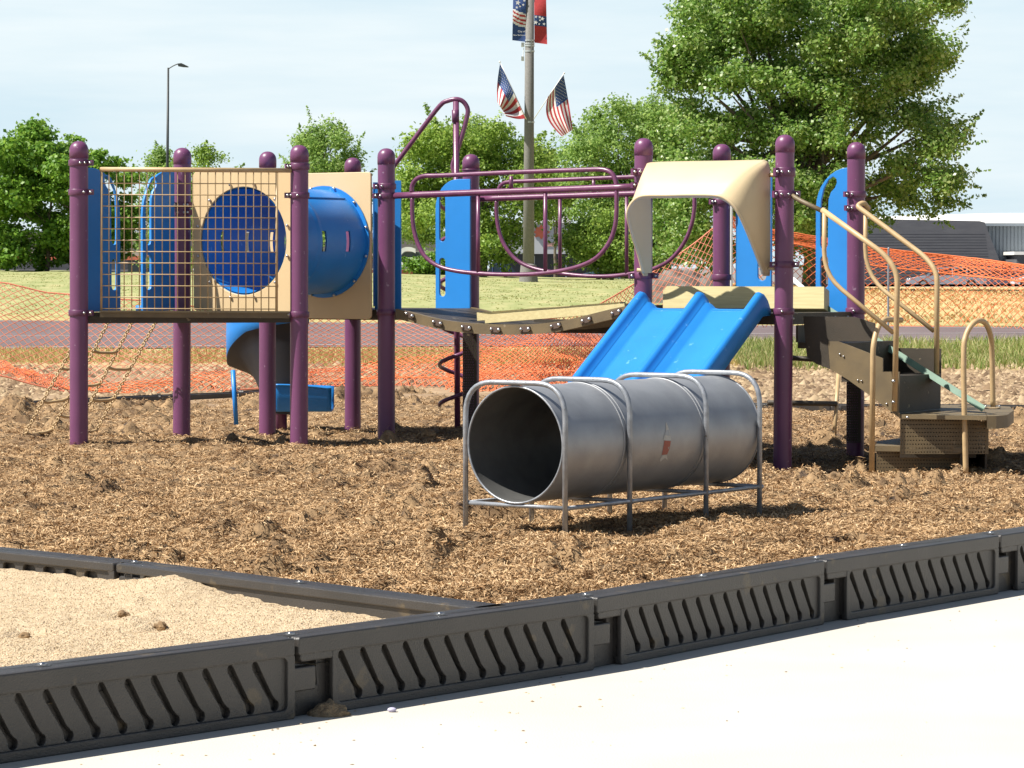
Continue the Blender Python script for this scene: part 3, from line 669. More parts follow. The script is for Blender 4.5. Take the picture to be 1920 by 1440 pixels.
for k,y0,y1 in ((0,690,683),(0,752,745),(0,812,805),(1,657,658),(1,720,718),(1,778,778),(2,688,689),(2,748,746),(2,806,806)):
    a=at_y(k,y0); c=at_y(k+1,y1); m_=(a+c)/2-Vector((0,0,.012)); b_=B(); pts=smoothpath([a,a.lerp(m_,.45)-Vector((0,0,.006)),m_,c.lerp(m_,.45)-Vector((0,0,.006)),c],4); n=len(pts)
    b_.tube(pts,0,8,rs=[.012 if i in (0,n-1) else .0105+.004*abs(i/(n-1)-.5) for i in range(n)]); link2(b_,'rung',tan_tube,lad,root,smooth=180)
# ---- bridge
yf0,yf1=PD['f'][2],PD['h'][2]; yg0,yg1=PD['g'][2],PD['k'][2]
def br_front(px,py,off=.0):
    t=(px-724)/(1207-724); return P(px,py,yf0+(yf1-yf0)*t-off)
topc=[(745,579),(775,586),(820,597),(870,604.5),(920,608),(985,608),(1040,604),(1090,594),(1130,584),(1160,577),(1192,571)]
tp=smoothpath([br_front(x,y) for x,y in topc],4)
th=.072
b_=B(); 
for i in range(len(tp)-1): pass
secs=[(p,Vector((0,-.022,0))) for p in tp]
def sweep_rect(b_,pts,w,h,side):
    rings=[]
    for p in pts: rings.append([b_.bm.verts.new(p+side*s*w/2+Vector((0,0,z))) for s,z in ((-1,0),(1,0),(1,-h),(-1,-h))])
    for i in range(len(rings)-1):
        for k in range(4): b_._f([rings[i][k],rings[i][(k+1)%4],rings[i+1][(k+1)%4],rings[i+1][k]])
    b_._f(rings[0]); b_._f(rings[-1][::-1])
sweep_rect(b_,tp,.045,th,U); bridge_beam=b_.build('bridge_beam',brown_lit,root,smooth=30)
back=[p+U*1.0 for p in tp]; b_=B(); sweep_rect(b_,back,.045,th,U); b_.build('bridge_beam',brown_lit,root,smooth=30)
L_=len(tp)-1; np_=8
for k in range(np_):
    i0=int(k*L_/np_); i1=int((k+1)*L_/np_); b_=B(); 
    a,c=tp[i0],tp[i1]; d=(c-a); a=a+d*.02; c=c-d*.02; up=Vector((0,0,-.006))
    b_.prism([a+up+U*.02,c+up+U*.02,c+up+U*.98,a+up+U*.98],Vector((0,0,-.045))); b_.build('bridge_plank',brown,root,smooth=30)
for xs_ in (((762,588),(773,593)),((813,603.5),(826,607)),((867,613),(880,615.5)),((921,617.5),(935,618.5)),((977,617.5),(991,617)),((1034,612),(1048,609.5)),((1092,602),(1105,598.5)),((1148,588),(1161,584))):
    a=br_front(*xs_[0],.04); c=br_front(*xs_[1],.04); b_=B(); d=(c-a).normalized(); s=Vector((d.y,-d.x,0)).normalized(); upv=s.cross(d); m_=(a+c)/2+Vector((0,.006,0))
    b_.box(m_,d*.042,s*.004,Vector((0,0,.02))); o=b_.build('link_plate',M('link plate brown',(.11,.075,.06),None,20,.5),bridge_beam,smooth=30)
    balls([(a-Vector((0,.004,0)),.012),(c-Vector((0,.006,0)),.0145)],'bolt',bridge_beam,sc=(1,.7,1),u=10,v=8)
# dark cross beam below the bridge
b_=B(); a=P(1000,628,20.9+1.3); b2=P(1190,620,21.9); b_.box(P(1095,612,22.1),Vv*.42,U*.03,Vector((0,0,.05))); b_.build('under_beam',brown,root)
# bridge rails
RT=.0235
def rail(name,pts,yfn,r=.0175,sm=True,off=0):
    P3=[P(x,y,yfn(x)-off) for x,y in pts]; b_=B(); b_.tube(smoothpath(P3,4) if sm else P3,r,12); return b_.build(name,purple_tube,root,smooth=180)
yF=lambda x:yf0+(yf1-yf0)*(x-724)/(1207-724)-.0
yG=lambda x:yg0+(yg1-yg0)*(x-883)/(1353-883)
rail('bridge_rail',[(738,367),(965,358.5),(1195,350)],yF,.0235)
rail('bridge_rail',[(900,373),(1045,368),(1190,363),(1340,358)],yG,.0225)
rail('rail_loop',[(772,360),(773,347),(781,336),(796,330),(830,329),(965,323),(1090,318.5),(1130,318),(1147,325),(1154,338),(1156,350)],yF,.0165)
rail('rail_loop',[(773,370),(773,400),(776,430),(784,458),(798,482),(822,499),(855,508),(900,513),(950,515),(1000,514),(1050,508),(1090,498),(1120,482),(1142,455),(1153,425),(1156,395),(1156,352)],yF,.0155)
rail('rail_post',[(896.5,364),(896.5,511)],yF,.0145,False); rail('rail_post',[(1022.5,357),(1022.5,508)],yF,.0145,False); rail('rail_post',[(958.5,330),(958.5,354)],yF,.0145,False); 
rail('rail_loop',[(934,372),(935,356),(941,346),(955,341),(1000,339),(1100,335),(1190,331.5),(1280,329),(1295,338),(1301,358)],yG,.0155)
rail('rail_loop',[(931,376),(931,400),(935,430),(946,460),(968,487),(1000,503),(1040,511),(1090,517),(1140,518),(1185,513),(1225,504),(1258,486),(1283,455),(1297,420),(1302,390),(1302,368)],yG,.015)
rail('rail_post',[(1050,370),(1050,509)],yG,.014,False); rail('rail_post',[(1175,366),(1175,513)],yG,.014,False); rail('rail_post',[(1113,336),(1113,364)],yG,.013,False)
# ---- climbing arch, spiral climber
ys_=23.35
b_=B(); b_.tube([P(855,190,ys_),P(858,845,ys_)],.0235,12); b_.build('climber_pole',purple_tube,root,smooth=180)
b_=B(); b_.tube([P(854,206,ys_),P(854.3,230,ys_)],.029,14); b_.build('pole_collar',clampm,root,smooth=180)
rail('climber_arch',[(700,362),(742,307),(790,243),(825,198),(840,189),(856,186),(869,191),(877,205),(875,222),(866,255),(853,296),(849,312),(853,326),(862,337),(880,345)],lambda x:ys_+.25*max(0,(855-x)/150),.0185)
hp=[]; rx=34/F*ys_
for k in range(0,5*24+1):
    a=2*math.pi*k/24; py=382+ (k/24)*75.5; c=P(858,py,ys_); hp.append(c+Vector((-math.cos(a)*rx*1.0,math.sin(a)*rx,0)))
b_=B(); b_.tube(hp,.0165,10); b_.build('spiral_climber',purple_tube,root,smooth=180)
# ---- double slide
sl0=P(1196,580,20.55); 
def slp(w_,s_,z): 
    "w across (along Vv), s_ down-slope distance in plan, z height"
    return Vector((P(1207,580,20.78).x,20.70,0))+Vv*(w_+.0)-U*s_+Vector((0,0,z))
def zbed(s_):
    return 1.262-.0*s_ if s_<.05 else 1.262-(s_-.05)*.64 if s_<1.45 else 1.262-.896-(s_-1.45)*.1
W_=.925
prof=[]
rw=.055; rh=.105
def section():
    pr=[(-.035,-.045),(-.036,.03),(-.033,rh*.7),(-.022,rh*.93),(-.004,rh),(.018,rh*.97),(.032,rh*.8),(.045,rh*.4),(.062,.04),(.09,.006),(.12,0)]
    half=.46
    mid=[(half-.12,0),(half-.09,.006),(half-.062,.04),(half-.045,rh*.4),(half-.032,rh*.8),(half-.018,rh*.97),(half,rh),(half+.018,rh*.97),(half+.032,rh*.8),(half+.045,rh*.4),(half+.062,.04),(half+.09,.006),(half+.12,0)]
    full=2*half; end=[(full-x,y) for x,y in pr[::-1]]
    return pr+mid+end
sec=section(); b_=B(); ns=46; rings=[]
for i in range(ns+1):
    s_=-.06+1.75*i/ns; k=min(1,max(.0,(s_+.055)/.13)); k=math.sqrt(max(0,1-(1-k)**2))   # rounded ears at the top
    if s_>1.5: k*=1-(s_-1.5)/.19*.5
    sl=math.cos(math.atan(.585))
    rings.append([b_.bm.verts.new(slp(x+.0,s_,zbed(s_)+(y*k/sl if y>0 else y))) for x,y in sec])
for i in range(ns):
    for j in range(len(sec)-1): b_._f([rings[i][j],rings[i][j+1],rings[i+1][j+1],rings[i+1][j]])
slide=b_.build('double_slide',blue,root,smooth=180)
md=slide.modifiers.new('thick','SOLIDIFY'); md.thickness=.012; md.offset=-1
b_=B(); b_.box(slp(.46,.02,1.235),Vv*.48,U*.05,Vector((0,0,.018))); b_.build('slide_bracket',blue,slide)
# ---- canopy over the slide entry
yc=lambda x:20.72-(x-1222)/(1443-1222)*.47
bk=[(1222,512),(1222,470),(1222,420),(1221,380),(1216,345),(1210,322),(1212,309),(1222,304),(1290,302),(1360,301),(1425,299.5),(1436,301),(1442,308),(1445,330),(1445,380),(1445,430),(1445,470),(1444,512)]
ft=[(1206,512),(1197,476),(1186,442),(1178,410),(1178,395),(1184,382),(1195,371),(1212,366.5),(1250,366),(1300,365),(1340,366),(1358,371),(1374,384),(1388,405),(1402,436),(1414,466),(1422,487),(1431,512)]
n=len(bk); bkp=[P(x,y,yc(x)) for x,y in bk]
dep=[0,.07,.16,.26,.3,.32,.33,.33,.34,.34,.34,.33,.31,.27,.2,.12,.07,.0]
ftp=[P(x,y,yc(min(1443,max(1222,x+45)))-.02-d) for (x,y),d in zip(ft,dep)]
bs=smoothpath(bkp,4); fs=smoothpath(ftp,4); b_=B()
bend=lambda i,v:Vector((0,0,0.035*math.sin(math.pi*v)))
def can(u,v):
    i=min(len(bs)-1,int(round(u*(len(bs)-1)))); p=bs[i].lerp(fs[i],v); bulge=math.sin(math.pi*v)*math.sin(math.pi*u)**.7
    return p+Vector((0,-.05,.035))*bulge
VG=b_.grid(can,len(bs)-1,12)
# inner face, rolled lip and underside
VG2=[[b_.bm.verts.new(v.co+Vector((0,.03,-.02))) for v in row] for row in VG]
for i in range(len(VG)-1):
    for j in range(12): b_._f([VG2[i][j],VG2[i][j+1],VG2[i+1][j+1],VG2[i+1][j]])
    b_._f([VG[i][12],VG[i+1][12],VG2[i+1][12],VG2[i][12]]); b_._f([VG[i][0],VG2[i][0],VG2[i+1][0],VG[i+1][0]])
can_o=b_.build('canopy',cream,root,smooth=70)
b_=B(); b_.tube(fs,.0125,10); b_.build('canopy_lip',cream,can_o,smooth=180)
b_=B(); b_.tube([P(1438,328,20.25),P(1460,329,20.2)],.014,10); b_.tube([P(1436,503,20.25),P(1458,504,20.2)],.014,10); b_.tube([P(1194,506,20.7),P(1216,509,20.7)],.014,10); b_.build('canopy_peg',tan_tube,can_o,smooth=180)
# inner return of the left canopy leg (seen from inside the opening)
# ---- steps
def st_pt(f_,wd,z): 
    "f_ forward along Vv from deck edge m-n, wd across along U (0 near .. ) "
    return Vector((PD['m'][1].x,PD['m'][2],0))+Vv*f_+U*wd+Vector((0,0,z))
def slab(name,pts,z0,z1,mat_,par=root,bev=.006,sm=30):
    b_=B(); b_.prism([Vector((p.x,p.y,z0)) for p in pts],(0,0,z1-z0)); return b_.build(name,mat_,par,smooth=sm,bevel=bev)
# measured corners (pixel) of each tread at its height
def tr(pts,z): return [G(x,y,z) for x,y in pts]
z1,z2,z3,z4=1.035,.815,.565,.345
w0,w1=.16,.93
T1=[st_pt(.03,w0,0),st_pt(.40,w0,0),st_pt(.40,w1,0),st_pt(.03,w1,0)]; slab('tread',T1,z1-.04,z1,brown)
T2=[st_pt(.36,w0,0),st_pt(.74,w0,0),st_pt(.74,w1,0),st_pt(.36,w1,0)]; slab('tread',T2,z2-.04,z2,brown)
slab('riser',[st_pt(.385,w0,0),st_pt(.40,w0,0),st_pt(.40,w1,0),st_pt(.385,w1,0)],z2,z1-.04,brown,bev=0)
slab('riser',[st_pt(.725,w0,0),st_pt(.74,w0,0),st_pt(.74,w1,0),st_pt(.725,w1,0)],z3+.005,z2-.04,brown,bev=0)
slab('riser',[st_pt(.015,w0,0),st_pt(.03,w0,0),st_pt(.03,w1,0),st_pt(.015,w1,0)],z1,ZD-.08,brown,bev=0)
# stringer plate, near side (pixel outline)
def ypl(px): return G(px,700,.8).y
o3=st_pt(0,w0-.012,0)
def onplane(px,py):
    d=ray(px,py); n_=U; t=(o3-Vector((0,0,CH))).dot(n_)/d.dot(n_); return Vector((0,0,CH))+d*t
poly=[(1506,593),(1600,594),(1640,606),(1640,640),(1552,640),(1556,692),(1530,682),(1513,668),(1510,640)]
b_=B(); b_.prism([onplane(x,y) for x,y in poly],U*.012); b_.build('stringer_shaded_part',brown,root,smooth=30)  # upper area of the stringer, cast shade painted as dark brown
poly=[(1552.3,640),(1572,640),(1655,672),(1655,697),(1686,697),(1684,782),(1640,748),(1590,712),(1556.3,692)]
b_=B(); b_.prism([onplane(x,y) for x,y in poly],U*.012); b_.build('stringer',brown_lit,root,smooth=30)
balls([(onplane(x,y)-U*.004,.007) for x,y in ((1575,664),(1582,668),(1609,713),(1616,714),(1663,757))],'bolt',root)
poly=[(1535,594),(1610,594),(1640,606),(1644,636),(1600,640)]
slab('far_stringer',[st_pt(.0,w1+.01,0),st_pt(.735,w1+.01,0),st_pt(.735,w1+.02,0),st_pt(.0,w1+.02,0)],.77,z1-.05,brown,bev=0)
# perforated sheets: small dark holes drilled as real discs of shade
def perf(name,p0,ex,w,h,nx,ny,off,mat_,par):
    holes=[]
    for j in range(ny):
        for i in range(nx): cx=(i+.5+(.25 if j%2 else -.0))*w/nx; cy=(j+.5)*h/ny; holes.append([(cx+.0052*math.cos(-a),cy+.0052*math.sin(-a)) for a in np.linspace(0,2*math.pi,7)[:-1]])
    me=plate([[(0,0),(w+.02,0),(w+.02,h),(0,h)]]+holes,.004); ez=Vector(ex).cross(Vector((0,0,1))); me.transform(frame_mat(Vector(p0)+ez*off,Vector(ex),Vector((0,0,1)),ez)); return link(name,me,mat_,par,smooth=30)
# landing (third tread) 
YL=G(1690,778,z3).y
L3=[G(1686,777,z3),G(1850,780,z3),G(1868,780,z3),G(1889,778,z3),G(1901,769,z3),G(1893,762,z3),G(1840,757,z3),G(1690,759,z3)]
L3=[Vector((p.x,p.y,0)) for p in L3]
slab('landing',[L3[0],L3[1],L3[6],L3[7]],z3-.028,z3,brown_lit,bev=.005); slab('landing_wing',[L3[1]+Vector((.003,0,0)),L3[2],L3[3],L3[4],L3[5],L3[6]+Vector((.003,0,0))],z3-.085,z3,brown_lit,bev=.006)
fy=L3[0].y+.006; xa=P(1688,800,fy).x; xb=P(1848,800,fy).x
zg=.24
perf('landing_skirt',Vector((xa,fy,.30)),(1,0,0),xb-xa,z3-.029-.30,30,9,.0,brown_lit,root)
slab('landing_side',[Vector((xb+.0,fy+.01,0)),Vector((xb+.012,fy+.01,0)),Vector((xb+.012,fy+.5,0)),Vector((xb,fy+.5,0))],.2,z3-.06,brown,bev=0)
balls([(P(x,783,fy-.01)-Vector((0,.012,.0)),.0125) for x in (1701,1767,1834)]+[(G(x,762,z3+.008),.009) for x in (1848,1858,1866,1874)],'bolt',root)
b_=B(); b_.box(G(1861,765,z3+.004),(.05,0,0),(0,.03,0),(0,0,.003)); b_.build('rail_foot_plate',tan_tube,root)
# bottom tread
L4=[G(1641,836,z4),G(1805,839,z4),G(1846,829,z4),G(1838,823,z4),G(1690,821,z4),G(1645,827,z4)]
L4=[Vector((p.x,p.y,0)) for p in L4]; slab('bottom_tread',L4,z4-.035,z4,brown_lit,bev=.008)
fy4=L4[0].y+.012; xa=L4[0].x+.01; xb=L4[1].x-.01
perf('tread_skirt',Vector((xa,fy4,.09)),(1,0,0),xb-xa,z4-.037-.09,28,9,0,brown_lit,root)
p1=L4[1]; p2=L4[2]; b_=B(); b_.prism([Vector((p1.x-.004,p1.y+.012,z4-.036)),Vector((p2.x-.006,p2.y,z4-.036)),Vector((p2.x-.02,p2.y,z4-.10)),Vector((p2.x-.10,p2.y-.05,.16)),Vector((p1.x-.004,p1.y+.012,.1))],Vector((-.01,.003,0))); b_.build('tread_end_plate',brown,root)
b_=B(); b_.box(((L3[0].x+L3[1].x)/2,fy+.09,.40),((L3[1].x-L3[0].x)/2-.02,0,0),(0,.006,0),(0,0,.13)); b_.build('landing_backing',brown,root)
b_=B(); b_.box(((L4[0].x+L4[1].x)/2,fy4+.07,.19),((L4[1].x-L4[0].x)/2-.02,0,0),(0,.006,0),(0,0,.11)); b_.build('tread_backing',brown,root)
# ---- stair rails
def trail(pts,r=.0185,name='handrail',sm=0.08):
    P3=[P(*p) for p in pts]; b_=B(); b_.tube(rounded(P3,sm),r,12); return b_.build(name,tan_tube,root,smooth=180)
b_=B(); b_.tube(rounded([P(1484,366,20.15),P(1500,376,20.1),P(1545,397,19.98)],.05),.0165,12); b_.build('handrail_stub',brown_lit,root,smooth=180)
trail([(1541,393,19.98),(1660,478,19.75),(1683,512,19.7),(1677,771,19.7)])
trail([(1546,396,19.97),(1545,515,19.97),(1675,624,19.71)],.0155,'lower_rail',.16)
trail([(1628,392,21.0),(1620,379,20.95),(1606,386,20.93),(1735,482,20.62),(1757,510,20.55),(1756,702,20.5)])
trail([(1623,398,20.9),(1622,516,20.9),(1751,621,20.56)],.0155,'lower_rail',.2)
balls([(P(1675,y_,19.675),.012) for y_ in (715,754)],'bolt',root)
yv=G(1641,880,.2).y-.02
trail([(1634.5,884,yv),(1637,640,yv),(1652,598,yv+.1),(1690,600,yv+.35)],.0185,'grab_rail',.16)
P3=[P(1811,890,yv-.05),P(1808,760,yv-.05),P(1807,660,yv-.05),P(1811,630,yv-.03),P(1822,609,yv),P(1836,601,yv+.05),P(1849,608,yv+.12),P(1858,632,yv+.2),P(1860,665,yv+.25),P(1862,762,yv+.3)]
b_=B(); b_.tube(smoothpath(P3,6),.0185,12); b_.build('grab_rail',tan_tube,root,smooth=180)
# ---- back ladder under the right deck
def dk(pts,r,name,m_=brown): b_=B(); b_.tube([P(*p) for p in pts],r,10); return b_.build(name,m_,root,smooth=180)
dk([(1572,702,22.6),(1563,835,22.4)],.016,'ladder_leg',tan_tube); dk([(1483,671,22.2),(1545,675,22.2)],.02,'ladder_rung'); dk([(1440,755,22.3),(1568,757,22.5)],.021,'ladder_rung')
# dark perforated riser plates beside the posts g and n
perf('perforated_plate',P(868,836,22.6),(1,0,0),.085,.86,5,44,0,brown,root)
perf('perforated_plate',P(1587,830,21.0),(1,0,0),.08,.62,5,34,0,brown,root)
# ---- spiral slide behind
zc=lambda py:P(0,py,23.4).z
cx=P(528,700,23.4).x; cy=23.35; Rm=.30
b_=B(); rings=[]; ns=64; Ro=.425
for i in range(ns+1):
    t=i/ns; a=math.radians(70+t*235); c=Vector((cx,cy,0)); out=Vector((math.cos(a),math.sin(a),0)); deg=70+t*235
    zw=np.interp(deg,[70,140,175,205,235,265,285],[1.0,.88,.78,.92,1.05,1.10,1.12]); zb=np.interp(deg,[70,140,175,205,235,265,285],[.95,.80,.66,.53,.46,.42,.41])
    sec_=[(Ro-.012,1.19),(Ro,1.185),(Ro+.003,(zw+1.185)/2),(Ro,zw),(Ro-.012,zw-.012*1)]
    for k in range(1,8): q=k/7; sec_.append((Ro-.015-np.interp(deg,[70,140,205,235,265,305],[.30,.34,.34,.20,.05,.01])*q**.9,zw-.012-(zw-.012-zb)*q**.8))
    sec_.append((Ro-.36,zb-.01))
    rings.append([b_.bm.verts.new(c+out*x+Vector((0,0,z))) for x,z in sec_])
for i in range(ns):
    for j in range(len(rings[0])-1):
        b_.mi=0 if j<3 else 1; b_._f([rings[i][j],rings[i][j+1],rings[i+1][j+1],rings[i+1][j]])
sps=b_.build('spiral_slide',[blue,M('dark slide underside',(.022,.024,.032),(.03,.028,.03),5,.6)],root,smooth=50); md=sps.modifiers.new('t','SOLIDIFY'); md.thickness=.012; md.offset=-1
b_=B(); rings=[]
for i in range(13):
    x_=cx-.02+i*.0365; k=i/12
    rings.append([b_.bm.verts.new(Vector((x_,cy-.42+y_,z_))) for y_,z_ in ((-.012,.635-.03*k*k),(0,.64-.03*k*k),(.004,.45),(.02,.435),(.28,.435),(.34,.46),(.37,.50),(.375,.64-.02*k))])
for i in range(12):
    for j in range(7): b_._f([rings[i][j],rings[i][j+1],rings[i+1][j+1],rings[i+1][j]])
ch_=b_.build('slide_chute',blue,sps,smooth=60); md=ch_.modifiers.new('t','SOLIDIFY'); md.thickness=.012; md.offset=-1
b_=B(); b_.tube([Vector((cx,cy,.1)),Vector((cx,cy,1.3))],.045,16); b_.build('slide_column',purple,root,smooth=180)
b_=B(); b_.tube([P(437,694,22.95),P(443,796,22.9)],.0185,10); b_.build('slide_leg',blue,root,smooth=180)
b_=B(); b_.tube([P(255,578,22.6),P(276,578,22.6)],.022,12); b_.build('entry_handle',blue,root,smooth=180)
# ================================================================== loose boards
b_=B(); y=20.98; t=.02
b_.prism([P(1243,577.5,y),P(1545,578.5,y-.0),P(1545,537.5,y+.09),P(1250,536.5,y+.09),P(1243,545,y+.07)],Vector((.045,.07,-.03)))
tag(b_.build('wooden_board',lumber,smooth=30,bevel=.002),'cream board lying on edge across the right deck above the blue slide','board')
def brd(p0,p1,w,h,label):
    d=(p1-p0); ex=d.normalized(); s=Vector((-ex.y,ex.x,0)).normalized(); up=ex.cross(s)
    if up.z<0: up=-up
    b_=B(); b_.box((p0+p1)/2,d/2,s*w/2,up*h/2); return tag(b_.build('wooden_board',lumber,smooth=30,bevel=.003),label,'board')
yq=lambda x:yf0+(yf1-yf0)*(x-724)/(1207-724)
brd(P(914,598,yq(912)+.12),P(1176,577,yq(1178)+.12),.07,.062,'pale sawn board lying along the sagging bridge, nearer of the two')
brd(P(900,593.5,yq(900)+.24),P(1168,574,yq(1172)+.24),.08,.06,'pale sawn board behind another board on the sagging bridge')
b_=B(); p0=P(1540,573,21.14); p1=P(1842,766,20.15); d=(p1-p0); ex_=d.normalized(); s=Vector((0,1,0)); up=ex_.cross(s).normalized()
b_.box((p0+p1)/2,d/2,s*.05,up*.012); b_.box((p0+p1)/2-s*.055,d/2,s*.006,up*.022)
gb=empty('green_plank',(p0.x,p0.y,p0.z),'long thin green plank leaning down over the tan stair rails side','plank')
b_.build('plank',greenboard,gb,smooth=30)
b_=B(); b_.tube([P(1486,523,21.32),P(1548,577,21.12)],.016,10); b_.build('end_sleeve',white,gb,smooth=180)
# ================================================================== metal crawl tunnel
ax=Vector((.59,.807,0)); ac=Vector((-.807,.59,0)); R0=Vector((.263,14.45,0)); CT=R0+ac*.30; tr_=.2875; zc_=.677
mt=empty('metal_tunnel',(CT+ax*.9+Vector((0,0,.25))),'grey galvanised steel crawl tunnel held in four bent pipe frames','crawl tunnel')
def tp_(a,t,r): return CT+ax*t+ac*(r*math.cos(a))+Vector((0,0,zc_+r*math.sin(a)))
LT=1.80
b_=B(); 
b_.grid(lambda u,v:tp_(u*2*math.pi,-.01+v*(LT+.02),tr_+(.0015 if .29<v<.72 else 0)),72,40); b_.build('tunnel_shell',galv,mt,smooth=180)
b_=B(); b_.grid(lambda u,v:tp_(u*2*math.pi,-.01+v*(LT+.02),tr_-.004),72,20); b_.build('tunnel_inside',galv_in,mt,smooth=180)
for t in (-.01,LT+.01): b_=B(); b_.tube([tp_(a,t,tr_-.001) for a in np.linspace(0,2*math.pi,73)[:-1]],.0058,8,closed=True); b_.build('rolled_rim',galv_tube,mt,smooth=180)
for t in (.52,.55,1.25,1.28): b_=B(); b_.tube([tp_(a,t,tr_+.002) for a in np.linspace(0,2*math.pi,73)[:-1]],.004,6,closed=True); b_.build('seam',galv,mt,smooth=180)
for t in (.0,.56,1.27,LT):
    C_=CT+ax*t; hw=.302; zt_=.982; pts=[C_-ac*hw+Vector((0,0,.1)),C_-ac*hw+Vector((0,0,zt_-.0)),C_+ac*hw+Vector((0,0,zt_)),C_+ac*hw+Vector((0,0,.1))]
    pts=[p-ax*.012 for p in pts]; b_=B(); b_.tube(rounded(pts,.17,8),.0135,12); b_.tube([C_-ac*hw+Vector((0,0,.378)),C_+ac*hw+Vector((0,0,.378))],.011,10); b_.build('pipe_frame',galv_tube,mt,smooth=180)
for s in (-1,1):
    b_=B(); b_.tube([CT+ac*.302*s+Vector((0,0,.378)),CT+ax*LT+ac*.302*s+Vector((0,0,.378))],.011,10); b_.build('side_rail',galv_tube,mt,smooth=180)
b_=B()
for t in (0,.56,1.27,LT):
    for s in (-1,1): b_.ball(CT+ax*t+ac*.302*s+Vector((0,0,.378)),.0185,10,8,(1,1,.8))
b_.build('weld',galv_tube,mt,smooth=180)
# torn sticker residue (flat flakes on the shell)
def shp(px,py,off=.0016):
    d=ray(px,py); o_=Vector((0,0,CH)); # intersect cylinder
    w=o_-(CT+Vector((0,0,zc_))); dd=d-ax*d.dot(ax); ww=w-ax*w.dot(ax); a=dd.dot(dd); b2=2*dd.dot(ww); c=ww.dot(ww)-(tr_+.0015+off)**2; t=(-b2-math.sqrt(max(0,b2*b2-4*a*c)))/2/a; return o_+d*t
wmat=M('sticker paper',(.55,.54,.50),(.42,.42,.38),200,.8); rmat=M('sticker red',(.40,.13,.09),(.30,.12,.09),200,.8)
for nm,mt_,pl in (('sticker_flake',wmat,[(1248,790),(1252,798),(1256,810),(1258,825),(1251,826),(1243,825),(1246,815),(1249,806)]),('sticker_flake',rmat,[(1246,826),(1258,827),(1256,840),(1251,852),(1241,853),(1244,838)]),('sticker_flake',wmat,[(1242,853.5),(1250,853),(1252,864),(1247,858),(1238,866),(1237,862)])):
    b_=B(); b_._f([b_.bm.verts.new(shp(x,y)) for x,y in pl]); b_.build(nm,mt_,mt)
